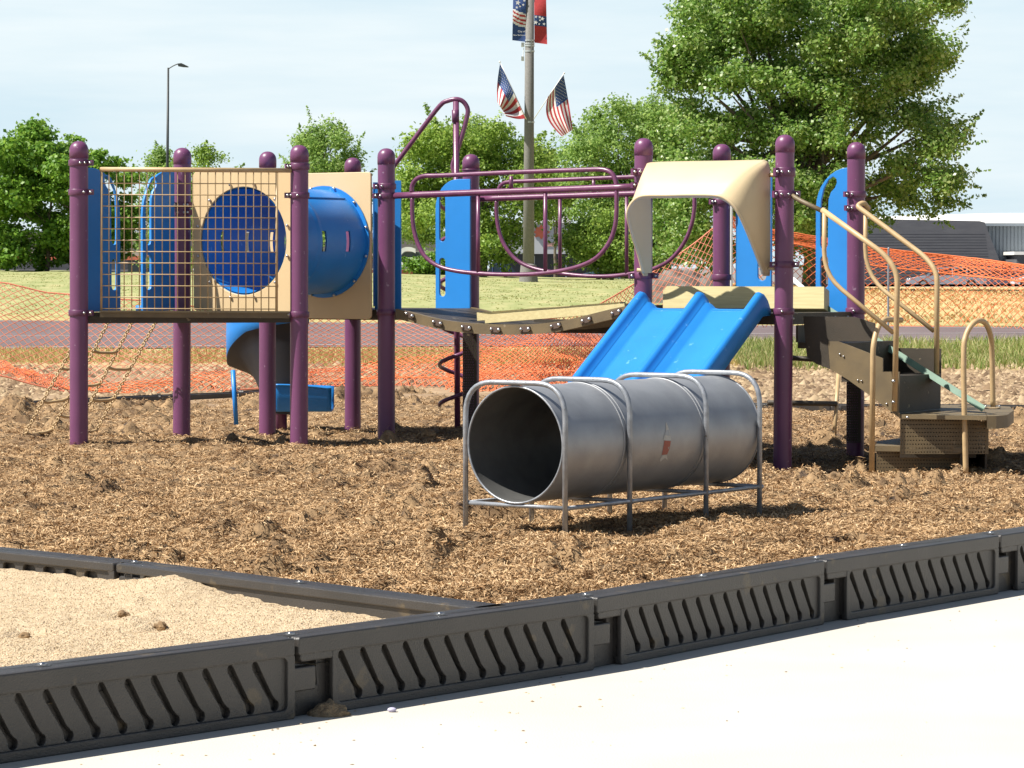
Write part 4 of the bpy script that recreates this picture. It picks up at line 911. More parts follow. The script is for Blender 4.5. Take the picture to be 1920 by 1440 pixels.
#PART3
# ================================================================== trees
def inpoly(x,y,poly):
    c=False; n=len(poly); j=n-1
    for i in range(n):
        xi,yi=poly[i]; xj,yj=poly[j]
        if (yi>y)!=(yj>y) and x<(xj-xi)*(y-yi)/(yj-yi)+xi: c=not c
        j=i
    return c
def edge_d(x,y,poly):
    m=1e9
    for i in range(len(poly)):
        ax_,ay=poly[i]; bx,by=poly[(i+1)%len(poly)]; dx,dy=bx-ax_,by-ay; t=max(0,min(1,((x-ax_)*dx+(y-ay)*dy)/(dx*dx+dy*dy+1e-9))); m=min(m,math.hypot(x-ax_-t*dx,y-ay-t*dy))
    return m
def tree(name,poly,Yd,trunkpx,label,mat_,leaf=.1,nblob=60,rpx=(26,48),ncl=46,nleaf=22,clr=.16,seed=1,depthk=.8,trunk_r=.2,name_='tree',flat=.75,droop=0,cat='tree',group=None,limbs=18,aspect=.62,sprigs=40,sprig_l=(22,48)):
    rg=np.random.default_rng(seed); rr=random.Random(seed); s=F/Yd
    xs_=[p[0] for p in poly]; ys2=[p[1] for p in poly]; x0,x1,y0,y1=min(xs_),max(xs_),min(ys2),max(ys2); cxp=(x0+x1)/2; hw=(x1-x0)/2
    base=P(trunkpx,500,Yd); base=Vector((base.x,Yd,float(terz(base.x,Yd))))
    root_=empty(name_,base,label,cat,group)
    blobs=[]; tries=0
    while len(blobs)<nblob and tries<20000:
        tries+=1; x=rr.uniform(x0,x1); y=rr.uniform(y0,y1)
        if not inpoly(x,y,poly): continue
        d=edge_d(x,y,poly); r=rr.uniform(*rpx)
        if d<r*.45: r=max(9,d*1.25)
        if d<6: continue
        k=math.sqrt(max(0,1-((x-cxp)/hw)**2*.8)); dz=rr.uniform(-1,1)*hw*depthk*k*min(1,d/40+.15)/s
        blobs.append((P(x,y,Yd+0)+Vector((0,dz,0)),r/s))
    Cs=[];Nn=[]
    for c,r in blobs:
        n=max(6,int(ncl*min(1.3,(r*s/ (sum(rpx)/2))**2)))
        d=rg.normal(size=(n,3)); d/=np.linalg.norm(d,axis=1)[:,None]; d[:,2]=d[:,2]*.8+.12
        rad=r*rg.uniform(.25,1.08,n)**.6; cc=np.array(c)+d*rad[:,None]*np.array([1,1,.85]); Cs.append(cc); Nn.append(d)
    Cs=np.concatenate(Cs); Nn=np.concatenate(Nn); m=len(Cs)
    L0=np.repeat(Cs,nleaf,0); D0=np.repeat(Nn,nleaf,0); k=len(L0)
    L0=L0+rg.normal(size=(k,3))*clr*np.array([1,1,flat])
    cen=P(cxp,(y0+y1)/2+(y1-y0)*.15,Yd); SL=[];SD=[]
    for q in range(sprigs):
        c,r=rr.choice(blobs); d=(c-cen); d.y*=.3; d=d.normalized()+Vector((rr.uniform(-.45,.45),rr.uniform(-.5,.5),rr.uniform(-.1,.5))); d.normalize(); st_=c+d*r*.6; ln=rr.uniform(*sprig_l)/s
        nn=int(nleaf*3.2); tt=rg.uniform(0,1,nn); pts_=np.array(st_)+np.array(d)*(tt*ln)[:,None]+rg.normal(size=(nn,3))*(clr*.55*(1.15-tt))[:,None]; SL.append(pts_); SD.append(np.repeat(np.array(d)[None],nn,0))
    if SL: L0=np.concatenate([L0]+SL); D0=np.concatenate([D0]+SD); k=len(L0)
 
    if droop: L0[:,2]-=np.abs(rg.normal(size=k))*droop
    nrm=D0*.7+rg.normal(size=(k,3))*.62+np.array([0,-.1,.45]); nrm/=np.linalg.norm(nrm,axis=1)[:,None]
    t=np.cross(nrm,rg.normal(size=(k,3))); t/=np.linalg.norm(t,axis=1)[:,None]; b2=np.cross(nrm,t); sz_=leaf*rg.uniform(.6,1.25,k)[:,None]
    V=np.stack([L0-t*sz_*.5,L0+b2*sz_*.5*aspect-t*sz_*.1,L0+t*sz_*.55,L0-b2*sz_*.5*aspect-t*sz_*.1],1).reshape(-1,3)
    Fq=np.arange(k*4).reshape(-1,4)
    link('crown',npmesh('crown',V,Fq),mat_,root_)
    b_=B(); top=P(trunkpx+ (cxp-trunkpx)*.5,y0+(y1-y0)*.25,Yd); fork=base.lerp(top,.28); mid=base.lerp(top,.6)+Vector((.1,0,0))
    b_.tube(smoothpath([base-Vector((0,0,.3)),base.lerp(fork,.5)+Vector((.05,0,0)),fork,mid,top],4),0,9,rs=[trunk_r*(1.15-.95*i/16) for i in range(17)])
    for q in range(limbs):
        c,r=rr.choice(blobs); st_=(fork.lerp(top,rr.uniform(0,.6))); mdl=st_.lerp(c,.5)+Vector((rr.uniform(-.2,.2),0,-.1-.1*rr.random())); pts=smoothpath([st_,mdl,c],4); b_.tube(pts,0,6,rs=[max(.012,trunk_r*.42*(1-i/(len(pts)-1))) for i in range(len(pts))])
    b_.build('trunk',bark,root_,smooth=180)
    return root_
lf_big=leafmat('cottonwood leaves',[(.08,.17,.03),(.13,.25,.045),(.19,.32,.065),(.27,.38,.10),(.38,.47,.22)],.5,.36,.5)
lf_maple=leafmat('maple leaves',[(.07,.17,.018),(.11,.24,.026),(.16,.30,.035),(.22,.36,.055)],.4,.45)
lf_lite=leafmat('locust leaves',[(.11,.20,.035),(.18,.30,.05),(.26,.38,.07),(.35,.46,.12)],.48,.5)
lf_grey=leafmat('olive leaves',[(.11,.20,.045),(.17,.29,.065),(.25,.38,.09),(.34,.45,.15)],.5,.5)
tree('t',[(1225,440),(1238,380),(1250,320),(1236,280),(1268,235),(1236,190),(1240,140),(1262,110),(1240,60),(1275,10),(1290,-60),(1790,-60),(1805,10),(1770,40),(1815,35),(1780,90),(1800,120),(1755,150),(1775,190),(1740,215),(1790,235),(1845,235),(1800,275),(1825,320),(1800,350),(1790,385),(1745,400),(1690,400),(1655,425),(1600,432),(1560,455),(1520,470),(1440,480),(1330,490),(1240,480)],86,1525,'huge leafy cottonwood rising out of the top of the photo on the right',lf_big,leaf=.115,nblob=300,rpx=(20,40),ncl=42,nleaf=15,clr=.17,sprigs=340,sprig_l=(30,75),seed=3,trunk_r=.34,name_='cottonwood_tree',limbs=46,depthk=.55,aspect=.8)
tree('t',[(-60,300),(0,248),(40,232),(95,225),(132,250),(172,258),(205,275),(235,300),(250,340),(258,390),(255,440),(228,478),(190,497),(120,502),(50,500),(-60,505)],118,87,'rounded dark green maple at the left edge behind the field',lf_maple,leaf=.17,nblob=80,rpx=(24,40),ncl=40,nleaf=20,clr=.16,seed=5,trunk_r=.09,name_='maple_tree',limbs=8,flat=.45,aspect=.8,sprigs=14,sprig_l=(10,18))
tree('t',[(254,335),(262,300),(283,292),(300,278),(330,272),(345,290),(350,400),(330,500),(262,498),(256,420)],160,300,'thin pale green tree left of the purple post behind the cage',lf_grey,leaf=.16,nblob=34,rpx=(12,24),ncl=26,nleaf=16,clr=.2,seed=8,trunk_r=.1,name_='young_tree',limbs=10,sprigs=22,sprig_l=(12,26))
tree('t',[(350,330),(362,290),(380,268),(398,272),(412,288),(430,286),(450,308),(455,370),(440,480),(400,503),(360,500),(350,420)],158,405,'pale green tree seen above the cage panel, right of the lamp pole',lf_lite,leaf=.16,nblob=36,rpx=(12,24),ncl=28,nleaf=16,clr=.2,seed=9,trunk_r=.1,name_='young_tree',limbs=10,sprigs=22,sprig_l=(12,26))
tree('t',[(535,345),(548,275),(565,240),(595,218),(625,226),(650,260),(668,295),(685,330),(700,420),(690,500),(560,505),(536,420)],140,600,'feathery green tree above the tan tube panel',lf_grey,leaf=.15,nblob=62,rpx=(14,30),ncl=36,nleaf=18,clr=.18,seed=12,trunk_r=.12,name_='ash_tree',limbs=12)
tree('t',[(742,345),(752,300),(772,262),(800,240),(850,230),(905,220),(950,235),(985,256),(1015,265),(1030,320),(1028,400),(985,460),(940,490),(890,485),(850,430),(800,440),(765,430),(745,400)],112,905,'broad green tree directly behind the purple climbing arch',lf_lite,leaf=.15,nblob=95,rpx=(20,36),ncl=38,nleaf=18,clr=.2,seed=14,trunk_r=.16,name_='shade_tree',limbs=16)
tree('t',[(1045,330),(1062,285),(1075,240),(1095,200),(1130,185),(1165,188),(1200,172),(1240,190),(1300,230),(1310,400),(1300,490),(1200,503),(1110,500),(1070,470),(1062,420)],124,1170,'light green tree between the flag pole and the huge cottonwood',lf_grey,leaf=.15,nblob=110,rpx=(20,36),ncl=36,nleaf=18,clr=.2,seed=15,trunk_r=.16,name_='ash_tree',limbs=14)
tree('t',[(1000,330),(1020,285),(1060,290),(1085,330),(1080,385),(1040,395),(1005,380)],150,1040,'small green tree just right of the flag pole',lf_lite,leaf=.15,nblob=26,rpx=(14,26),ncl=30,nleaf=16,clr=.2,seed=16,trunk_r=.1,name_='young_tree',limbs=6)
tree('t',[(1050,480),(1062,430),(1100,400),(1150,395),(1210,410),(1235,440),(1235,500),(1140,510),(1060,500)],112,1130,'low bushy willow behind the bridge railings',lf_lite,leaf=.13,nblob=50,rpx=(16,28),ncl=32,nleaf=18,clr=.16,seed=17,trunk_r=.08,name_='willow_bush',limbs=6,droop=.1,cat='bush')
tree('t',[(772,518),(775,490),(790,470),(815,455),(840,468),(855,500),(850,518)],119,812,'dark rounded bush beside the white letter sign',lf_maple,leaf=.12,nblob=18,rpx=(12,20),ncl=30,nleaf=18,clr=.14,seed=18,trunk_r=.05,name_='bush',limbs=3,cat='bush')
tree('t',[(735,440),(740,400),(765,390),(800,400),(830,430),(825,455),(790,460),(750,458)],150,790,'pale sparse tree hanging above the white letter sign',lf_grey,leaf=.15,nblob=18,rpx=(12,22),ncl=22,nleaf=14,clr=.2,seed=19,trunk_r=.08,name_='young_tree',limbs=6)
# ================================================================== grass
def blades(name,n,fx,fy,h,w,cols,label,seed):
    rg=np.random.default_rng(seed); x=fx(rg,n); y=fy(rg,n); z=terz(x,y)-.005; k=vfbm(x,y,.7,3)+rg.uniform(-.4,.6,n)>-.05; x,y,z=x[k],y[k],z[k]; n=len(x)
    a=rg.uniform(0,2*math.pi,n); hh=h*rg.uniform(.4,1.3,n); ww=w*rg.uniform(.6,1.3,n); ln=rg.normal(0,.35,(n,2))*hh[:,None]
    b0=np.stack([x,y,z],-1); dx=np.stack([np.cos(a)*ww,np.sin(a)*ww*.4,0*a],-1); mid=b0+np.stack([ln[:,0]*.35,ln[:,1]*.35,hh*.6],-1); tip=b0+np.stack([ln[:,0],ln[:,1],hh],-1)
    V=np.stack([b0-dx,b0+dx,mid+dx*.7,mid-dx*.7,tip],1).reshape(-1,3); i0=(np.arange(n)*5)[:,None]
    T=np.concatenate([i0+np.array([[0,1,2]]),i0+np.array([[0,2,3]]),i0+np.array([[3,2,4]])])
    tag(link(name,npmesh(name,V,T),leafmat(name+' blades',cols,.3,.6),recenter=False),label,'grass',kind='stuff')
blades('verge_grass',42000,lambda r,n:r.uniform(2.6,8.5,n),lambda r,n:33.4+(r.uniform(0,1,n))**.8*5.8,.13,.0075,[(.10,.17,.03),(.17,.25,.05),(.26,.32,.09),(.42,.42,.18),(.55,.48,.26)],'green and straw coloured grass between the dirt and the track at right',31)
blades('dry_grass',26000,lambda r,n:r.uniform(-9,2.6,n),lambda r,n:34.3+(r.uniform(0,1,n))*3.2,.08,.008,[(.30,.24,.08),(.42,.34,.12),(.55,.44,.2),(.36,.36,.10)],'dry yellowish grass strip between the mulch and the track',32)
blades('field_grass',45000,lambda r,n:r.uniform(-22,4.2,n),lambda r,n:48.5+(r.uniform(0,1,n))**1.3*62,.022,.018,[(.28,.30,.10),(.34,.35,.125),(.41,.40,.16),(.46,.43,.19)],'short sunlit grass of the field beyond the track',33)
blades('straw_verge',26000,lambda r,n:r.uniform(4.5,24,n),lambda r,n:46+(r.uniform(0,1,n))**1.3*50,.06,.03,[(.45,.30,.12),(.58,.41,.18),(.68,.52,.28),(.36,.26,.11)],'dry straw coloured ground cover beyond the track at right',34)
# ================================================================== orange safety net
def ground_depth(py,x=0):
    lo,hi=28,80
    for _ in range(40):
        m_=(lo+hi)/2; y_=500+(CH-float(zter(m_)))*F/m_
        if y_>py: lo=m_
        else: hi=m_
    return lo
def net(name,cols,label,cell=.10,rows=17,sw=.0036,jit=.02,vpow=1.0,matn=orange,seed=1,wave=.06,dmin=None,hem=True):
    px=[c[0] for c in cols]; 
    def ip(k,x): return np.interp(x,px,[c[k] for c in cols])
    # columns by arc length along the top
    X_=np.linspace(px[0],px[-1],400); T_=[P(x,ip(1,x),ip(2,x)) for x in X_]; s_=np.concatenate([[0],np.cumsum([(T_[i+1]-T_[i]).length for i in range(399)])]); n=int(s_[-1]/cell); xc=np.interp(np.linspace(0,s_[-1],n+1),s_,X_)
    pts=np.zeros((n+1,rows+1,3))
    for i,x in enumerate(xc):
        t=P(x,ip(1,x),ip(2,x)); yb=ip(3,x); db=ip(4,x); bt=P(x,yb,db)
        for j in range(rows+1):
            v=(j/rows)**vpow; p=t.lerp(bt,v); n1=noise.noise(Vector((i*cell*1.6,v*2.2,seed*5.1))); n2=noise.noise(Vector((i*cell*.6,v*5+9,seed*2.3))); 
            p=p+Vector((n2*jit*1.5,n1*wave*3*math.sin(math.pi*min(1,v+.15)),n2*jit*1.6+noise.noise(Vector((i*.9,j*.8,seed)))*jit*.35)); pts[i,j]=p
    segs=[]
    a=pts[:-1,:-1].reshape(-1,3); b2=pts[1:,1:].reshape(-1,3); c=pts[:-1,1:].reshape(-1,3); d=pts[1:,:-1].reshape(-1,3)
    S=np.concatenate([a,c]); E_=np.concatenate([b2,d])
    if hem:
        for j,wd in ((0,1),(rows,1)): S=np.concatenate([S,pts[:-1,j]]); E_=np.concatenate([E_,pts[1:,j]])
    wv=np.full(len(S),sw); 
    if hem: wv[-2*n:]*=2.2
    dd=E_-S; L_=np.linalg.norm(dd,axis=1)[:,None]; dd=dd/L_; view=S-np.array([0,0,CH]); view/=np.linalg.norm(view,axis=1)[:,None]
    nv=np.array([0,-1,.15]); sd=np.cross(dd,nv); sd/=np.linalg.norm(sd,axis=1)[:,None]; fw=np.cross(sd,dd)
    # each strand is a thin three-sided bar
    w_=wv[:,None]; o1=sd*w_; o2=-sd*w_; o3=fw*w_*.8
    V=np.stack([S+o1,S+o2,S+o3,E_+o1,E_+o2,E_+o3],1).reshape(-1,3); i0=(np.arange(len(S))*6)[:,None]
    Fq=np.concatenate([i0+np.array([[0,1,4,3]]),i0+np.array([[1,2,5,4]]),i0+np.array([[2,0,3,5]])])
    o=link(name,npmesh(name,V,Fq),matn); return tag(o,label,'safety net')
gd=ground_depth
topL=[(-90,516),(0,527),(40,534),(80,547),(130,552),(200,563),(300,567),(400,580),(560,596),(740,594),(870,600),(960,604),(1040,598),(1110,578),(1170,545),(1240,500),(1300,458),(1340,425),(1372,405)]
botL=[(-90,690),(0,702),(60,718),(130,734),(300,735),(440,733),(600,724),(740,720),(870,722),(960,722),(1080,712),(1180,700),(1260,686),(1372,676)]
def colsfrom(top,bot,dfun,x0,x1,step=25):
    out=[]
    for x in np.arange(x0,x1+1,step):
        yb=np.interp(x,[p[0] for p in bot],[p[1] for p in bot]); d0=gd(yb); d0=gd(734) if (x<135 and yb<735) else d0; d0=min(d0,33.2) if (x<1372 and x>900) else d0; out.append((x,np.interp(x,[p[0] for p in top],[p[1] for p in top]),d0+dfun(x),yb,d0-.05))
    return out
net('orange_net',colsfrom(topL,botL,lambda x:.9 if x<1000 else .5,-90,1372),'sagging orange safety net on the left, draped from the left edge to the tall stake',rows=15,seed=1,matn=orange_faded)
topR=[(1372,405),(1400,425),(1490,440),(1560,452),(1640,466),(1760,480),(1920,500),(2040,512)]
botR=[(1372,616),(1600,612),(1800,612),(1920,618),(2040,622)]
net('orange_net',colsfrom(topR,botR,lambda x:.1,1372,2040),'orange safety net stretched along the far side of the track behind the steps',rows=14,cell=.15,sw=.0048,seed=2,vpow=1.9,jit=.012,wave=.03)
net('orange_net',colsfrom(topR,[(x,np.interp(x,[p[0] for p in topR],[p[1] for p in topR])+(48 if x>1500 else 14)) for x in range(1372,2041,20)],lambda x:0,1372,2040) and [(c[0],c[1]-2,gd(np.interp(c[0],[p[0] for p in botR],[p[1] for p in botR]))-.05,c[1]+(20 if c[0]<1600 else 30),gd(np.interp(c[0],[p[0] for p in botR],[p[1] for p in botR]))-.2) for c in colsfrom(topR,botR,lambda x:0,1372,2040)],'folded over top strip of the stretched orange net behind the steps',rows=6,cell=.16,sw=.005,seed=6,jit=.02,wave=.02)
# slumped folds lying at the foot of the fence
def heap(cols,label,seed,rows=9,cell=.085): return net('fallen_net',cols,label,cell=cell,rows=rows,sw=.0042,seed=seed,jit=.05,wave=.10,hem=False)
heap([(x,yt,gd(yb)+.35,yb,gd(yb)-.15) for x,yt,yb in ((-90,668,692),(0,678,700),(60,694,718),(130,712,736),(220,716,738),(300,712,738),(360,700,737),(430,692,736))],'slumped folds of orange net on the dirt at the left, behind the chain ladder',3,rows=5)
heap([(x,yt,gd(yb)+.4,yb,gd(yb)-.15) for x,yt,yb in ((560,690,724),(640,684,722),(740,672,722),(800,668,724),(850,660,726))],'slumped orange net behind the purple posts right of the spiral slide',4,rows=8)
heap([(x,yt,gd(yb)+1.6,yb,gd(yb)-.15) for x,yt,yb in ((835,668,728),(870,655,730),(930,632,730),(1000,612,727),(1050,603,722),(1090,618,716),(1150,640,705))],'bright heap of orange net behind the bridge and double slide',5,rows=15,cell=.07)
heap([(x,yt,gd(yb)+.8,yb,gd(yb)-.25) for x,yt,yb in ((850,690,732),(930,676,732),(1010,672,730),(1100,676,722))],'lower ruffle of the orange net heap above the metal tunnel',7,rows=9,cell=.07)
def stake(px,ytop,Yd,r,label,mat_):
    t=P(px,ytop,Yd); b_=B(); z0=float(terz(t.x,Yd)); b_.tube([(t.x,Yd,z0-.1),(t.x,Yd,t.z)],r,8); b_.ball((t.x,Yd,t.z),r*1.15,8,6); tag(b_.build('fence_stake',mat_,smooth=60),label,'stake','stakes holding the orange net')
stake(1371,383,40,.022,'tall pale stake where the two orange nets meet',white)
stake(1666,466,44.2,.016,'thin stake behind the stair rails holding the orange net',galv_tube)
stake(-12,520,33.4,.016,'stake at the left edge holding up the orange net',galv_tube)
# dirt pile behind the net
c0=P(1285,528,58); b_=B(); bmesh.ops.create_icosphere(b_.bm,subdivisions=5,radius=1)
for v in b_.bm.verts:
    n_=noise.fractal(v.co*2.6,1,2,5); v.co=Vector((c0.x+v.co.x*(.85+.1*n_),58+v.co.y*1.0,float(terz(c0.x,58))-.05+max(-.1,v.co.z)*(.62+.22*n_)))
tag(b_.build('dirt_pile',M('grey brown spoil',(.19,.17,.15),(.09,.065,.05),3,.95,.8,9,detail=8),smooth=180),'grey and brown dirt pile behind the orange net','dirt pile')
# ================================================================== flag pole, flags, banners
YP=95; base=P(993,507,YP); tp0=P(993.5,-60,YP)
pole=empty('light_pole',(P(991,500,YP).x,YP,float(terz(0,YP))),'tall concrete pole carrying banners and two small flags','pole')
b_=B(); b_.tube([Vector((P(991,500,YP).x,YP,float(terz(0,YP))-.2)),P(992,250,YP),tp0],0,20,rs=[.19,.155,.128]); b_.build('shaft',concrete_pole,pole,smooth=180)
b_=B(); zt2=P(991,497,YP); b_.tube([Vector((zt2.x,YP,float(terz(0,YP))-.1)),zt2,zt2+Vector((0,0,.05))],0,20,rs=[.31,.25,.18]); b_.build('footing',concrete_pole,pole,smooth=40)
for y_ in (76,82,86,96,229): b_=B(); p=P(993,y_,YP); b_.tube([p-Vector((0,0,.025)),p+Vector((0,0,.025))],.158,20); b_.build('steel_band',M('pale band',(.55,.57,.58),None,20,.4,metal=.4),pole,smooth=40)
b_=B(); b_.box(P(980,84,YP),(.045,.04,0),(0,.04,0),(0,0,.07)); b_.tube([P(982,90,YP),P(980,108,YP)],.012,6); b_.box(P(980,110,YP),(.045,.03,0),(0,.04,0),(0,0,.07)); b_.build('socket_box',white,pole,smooth=30)
def star(c,r,ex,ey,rot=0):
    return [c+ex*(r*(1 if k%2==0 else .42)*math.sin(rot+math.pi*k/5))+ey*(r*(1 if k%2==0 else .42)*math.cos(rot+math.pi*k/5)) for k in range(10)]
def flag(fn,label,staff,cu=.40,ch=7):
    """fn(h,t)->point; h 0 at the canton edge, t 0 at the hoist"""
    root_=empty('flag',staff[0],label,'flag','flags on the pole')
    b_=B(); nu,nt=26,24; V=[[b_.bm.verts.new(fn(i/nu,j/nt)) for j in range(nt+1)] for i in range(nu+1)]
    for i in range(nu):
        for j in range(nt):
            stripe=i//2; b_.mi=2 if (stripe<7 and j/nt<cu) else (0 if stripe%2==0 else 1); b_._f([V[i][j],V[i+1][j],V[i+1][j+1],V[i][j+1]])
    b_.mi=1
    for a in range(9):
        for k in range(6 if a%2==0 else 5):
            h=(a+1)/10*7/13; t=((k+.5)/6 if a%2==0 else (k+1)/6)*cu; p=fn(h,t); ex=(fn(h,t+.02)-p).normalized(); ey=(fn(h+.02,t)-p).normalized(); nn=ex.cross(ey)
            for sg in (-1,1): b_._f([b_.bm.verts.new(q+nn*.006*sg) for q in star(p,.021,ex,ey,random.random())])
    b_.build('cloth',[redcloth,whitecloth,bluecloth],root_,smooth=180)
    b_=B(); b_.tube(staff,.014,8); b_.ball(staff[-1],.03,8,6); b_.build('staff',white,root_,smooth=180)
def quadfn(h0t0,h0t1,h1t0,h1t1,bul,Yd,fold=.10,fr=2.6):
    def fn(h,t):
        a=(h0t0[0]*(1-t)+h0t1[0]*t,h0t0[1]*(1-t)+h0t1[1]*t); b2=(h1t0[0]*(1-t)+h1t1[0]*t,h1t0[1]*(1-t)+h1t1[1]*t); x=a[0]*(1-h)+b2[0]*h; y=a[1]*(1-h)+b2[1]*h
        w=math.sin(math.pi*t); x+=bul[0]*w*(1-h)+bul[2]*w*h; y+=bul[1]*w*(1-h)+bul[3]*w*h
        return P(x,y,Yd+fold*math.sin(h*fr*math.pi+t*2)*t*1.6+.08*math.sin(t*5))
    return fn
flag(quadfn((1057,141),(1074,243),(1027,182),(1054,256),(1,2,-14,2),94.7),'flag with stripes on the right of the pole, blown out towards the right',[P(1001,223,94.85),P(1058,137,94.7)])
flag(quadfn((937.5,119),(933,192),(985,222),(949,218),(-3,4,3,3),94.7,fold=.22,fr=3.2),'flag with stripes on the left of the pole, hanging limp and folded',[P(987,224,94.85),P(937,116,94.7)])
def banner(x0t,x0b,x1t,x1b,yt,yb,rows,label,stars,text=None,wave=0):
    root_=empty('banner',P((x0b+x1b)/2,yb,94.9),label,'banner','banners on the pole')
    def fn(u,v): 
        x=(x0t*(1-v)+x0b*v)*(1-u)+(x1t*(1-v)+x1b*v)*u; return P(x,yt+(yb-yt)*v+u*3,94.9+.05*math.sin(v*7+u*2))
    b_=B(); nu,nv=14,60; V=[[b_.bm.verts.new(fn(i/nu,j/nv)) for j in range(nv+1)] for i in range(nu+1)]
    for i in range(nu):
        for j in range(nv):
            u=(i+.5)/nu; y=yt+(yb-yt)*(j+.5)/nv + wave*(u-.5) - abs(wave)*.25*math.sin(u*math.pi)
            b_.mi=[m for y_,m in rows if y>=y_][-1]; b_._f([V[i][j],V[i+1][j],V[i+1][j+1],V[i][j+1]])
    b_.mi=1
    for sx_,sy_,sr in stars:
        p=P(sx_,sy_,94.83); q=star(p,sr,Vector((1,0,0)),Vector((0,0,1)),.2); b_._f([b_.bm.verts.new(k) for k in q])
    b_.build('cloth',[redcloth,whitecloth,bluecloth],root_,smooth=180)
    if text:
        for s_,tx,ty,sz_ in text:
            cu=bpy.data.curves.new('t','FONT'); cu.body=s_; cu.size=sz_; cu.align_x='CENTER'; cu.extrude=.001; ob=bpy.data.objects.new('t',cu); COL.objects.link(ob); dg=bpy.context.evaluated_depsgraph_get(); dg.update(); me=bpy.data.meshes.new_from_object(ob.evaluated_get(dg)); bpy.data.objects.remove(ob); me.materials.clear()
            me.transform(frame_mat(P(tx,ty,94.80),Vector((1,0,0)),Vector((0,0,1)),Vector((0,-1,0)))); link('lettering',me,whitecloth,root_)
banner(963,960.5,986.5,986,-50,75.5,[(-99,2),(19,1),(23,0),(26.5,1),(31,0),(34.5,1),(38,0),(41.5,1),(46,2)],'dark blue banner with a star field and wavy stripes on the left of the pole',[(971,5,.09),(978,-4,.06),(969,14,.05),(981,9,.045),(975,12,.04),(983,1,.05),(966,-3,.05)],[('City of',978,60.5,.085),('New Richmond',974,67,.062)],wave=-7)
banner(1001,1002,1023,1026,-50,80,[(-99,0),(28.5,2),(48,0)],'red banner crossed by a blue band of white stars on the right of the pole',[(1004.5,42,.075),(1012,32,.05),(1012.5,38,.04),(1017,35,.07),(1005,31.5,.05),(1020,45,.05),(1011,45,.035)])
# ================================================================== street lamp
YL2=128; lp=P(312,500,YL2); tpl=P(315.5,127,YL2)
lamp=empty('street_lamp',(lp.x,YL2,float(terz(lp.x,YL2))),'tall dark street lamp with a curved arm standing above the cage panel','street lamp')
b_=B(); b_.tube([Vector((lp.x,YL2,float(terz(lp.x,YL2))-.2)),tpl],0,12,rs=[.088,.042]); b_.build('pole',darkmetal,lamp,smooth=180)
b_=B(); b_.tube(smoothpath([P(316,129,YL2),P(324,124,YL2),P(332,120.5,YL2),P(338,120,YL2)],4),.022,8); b_.build('arm',darkmetal,lamp,smooth=180)
b_=B(); b_.prism([P(333,119,YL2-.1),P(340,118.3,YL2-.1),P(346,121,YL2-.1),P(353,124.5,YL2-.1),P(352,126,YL2-.1),P(343,125.5,YL2-.1),P(334,124,YL2-.1)],(0,.22,0)); b_.build('lamp_head',darkmetal,lamp,smooth=30)
# ================================================================== buildings
def wbox(b_,x0,x1,y0,y1,z0,z1): b_.box(((x0+x1)/2,(y0+y1)/2,(z0+z1)/2),((x1-x0)/2,0,0),(0,(y1-y0)/2,0),(0,0,(z1-z0)/2)); return b_
def pxx(px,Y_): return P(px,500,Y_).x
def pz(py,Y_): return P(960,py,Y_).z
blockm=M('dark grey painted block',(.10,.10,.112),(.12,.12,.13),.8,.85,.25,3,stretch=(1,1,4))
blockc=M('grey block joints',(.082,.083,.095),None,5,.9)
sidingm=M('pale grey metal siding',(.30,.34,.37),(.27,.31,.34),.5,.5)
whiteroof=M('white roof membrane',(.82,.80,.76),(.76,.74,.70),.3,.6)
stucco=M('tan stucco',(.42,.36,.28),(.38,.33,.26),.4,.9); stripe=M('orange red stripe paint',(.62,.16,.08),None,2,.7); greyw=M('grey wall base',(.20,.19,.19),None,1,.9); fasc=M('light grey fascia',(.45,.46,.47),(.40,.41,.42),.4,.7)
Yb=225
gr=empty('warehouse',(pxx(1760,Yb),Yb,0),'dark grey block and pale siding building with a white roof at the right','building')
b_=B(); xl,xr_=pxx(1560,Yb),pxx(1846,Yb); zl,zr=pz(409,Yb),pz(417,Yb)
b_.prism([Vector((xl,Yb,0)),Vector((xr_+1.9,Yb,0)),Vector((xr_,Yb,zr)),Vector((pxx(1836,Yb),Yb,pz(414.5,Yb))),Vector((xl,Yb,zl))],(0,12,0)); wl=b_.build('block_wall',blockm,gr)
b_=B()
for k in range(1,22): z=k*.2; 
for k in range(1,20): wbox(b_,xl,xr_+.6*(1-k/20),Yb-.012,Yb+.001,k*.21,k*.21+.02)
b_.build('block_joints',blockc,wl)
b_=B(); wbox(b_,xr_-1,xr_+26,Yb+3,Yb+14,0,pz(424,Yb+3)); sd_=b_.build('siding_wall',sidingm,gr)
b_=B()
for k in range(40): x=xr_+.2+k*.28; wbox(b_,x,x+.05,Yb+2.95,Yb+3.02,0,pz(424,Yb+3))
b_.build('siding_ribs',M('siding rib shade',(.22,.25,.275),None,5,.5),sd_)
b_=B(); wbox(b_,xr_-.8,xr_+26,Yb+2.4,Yb+15,pz(424,Yb+3)+.002,pz(418.5,Yb+3)); b_.build('eave',sidingm,gr)
b_=B(); Y1=Yb+6; b_.prism([Vector((pxx(1715,Y1),Y1,pz(424,Y1))),Vector((pxx(2300,Y1),Y1,pz(424,Y1))),Vector((pxx(2300,Y1),Y1+24,pz(392,Y1))),Vector((pxx(1960,Y1),Y1+24,pz(393,Y1))),Vector((pxx(1700,Y1),Y1+24,pz(400,Y1)))],(0,0,.15)); b_.build('roof',whiteroof,gr)
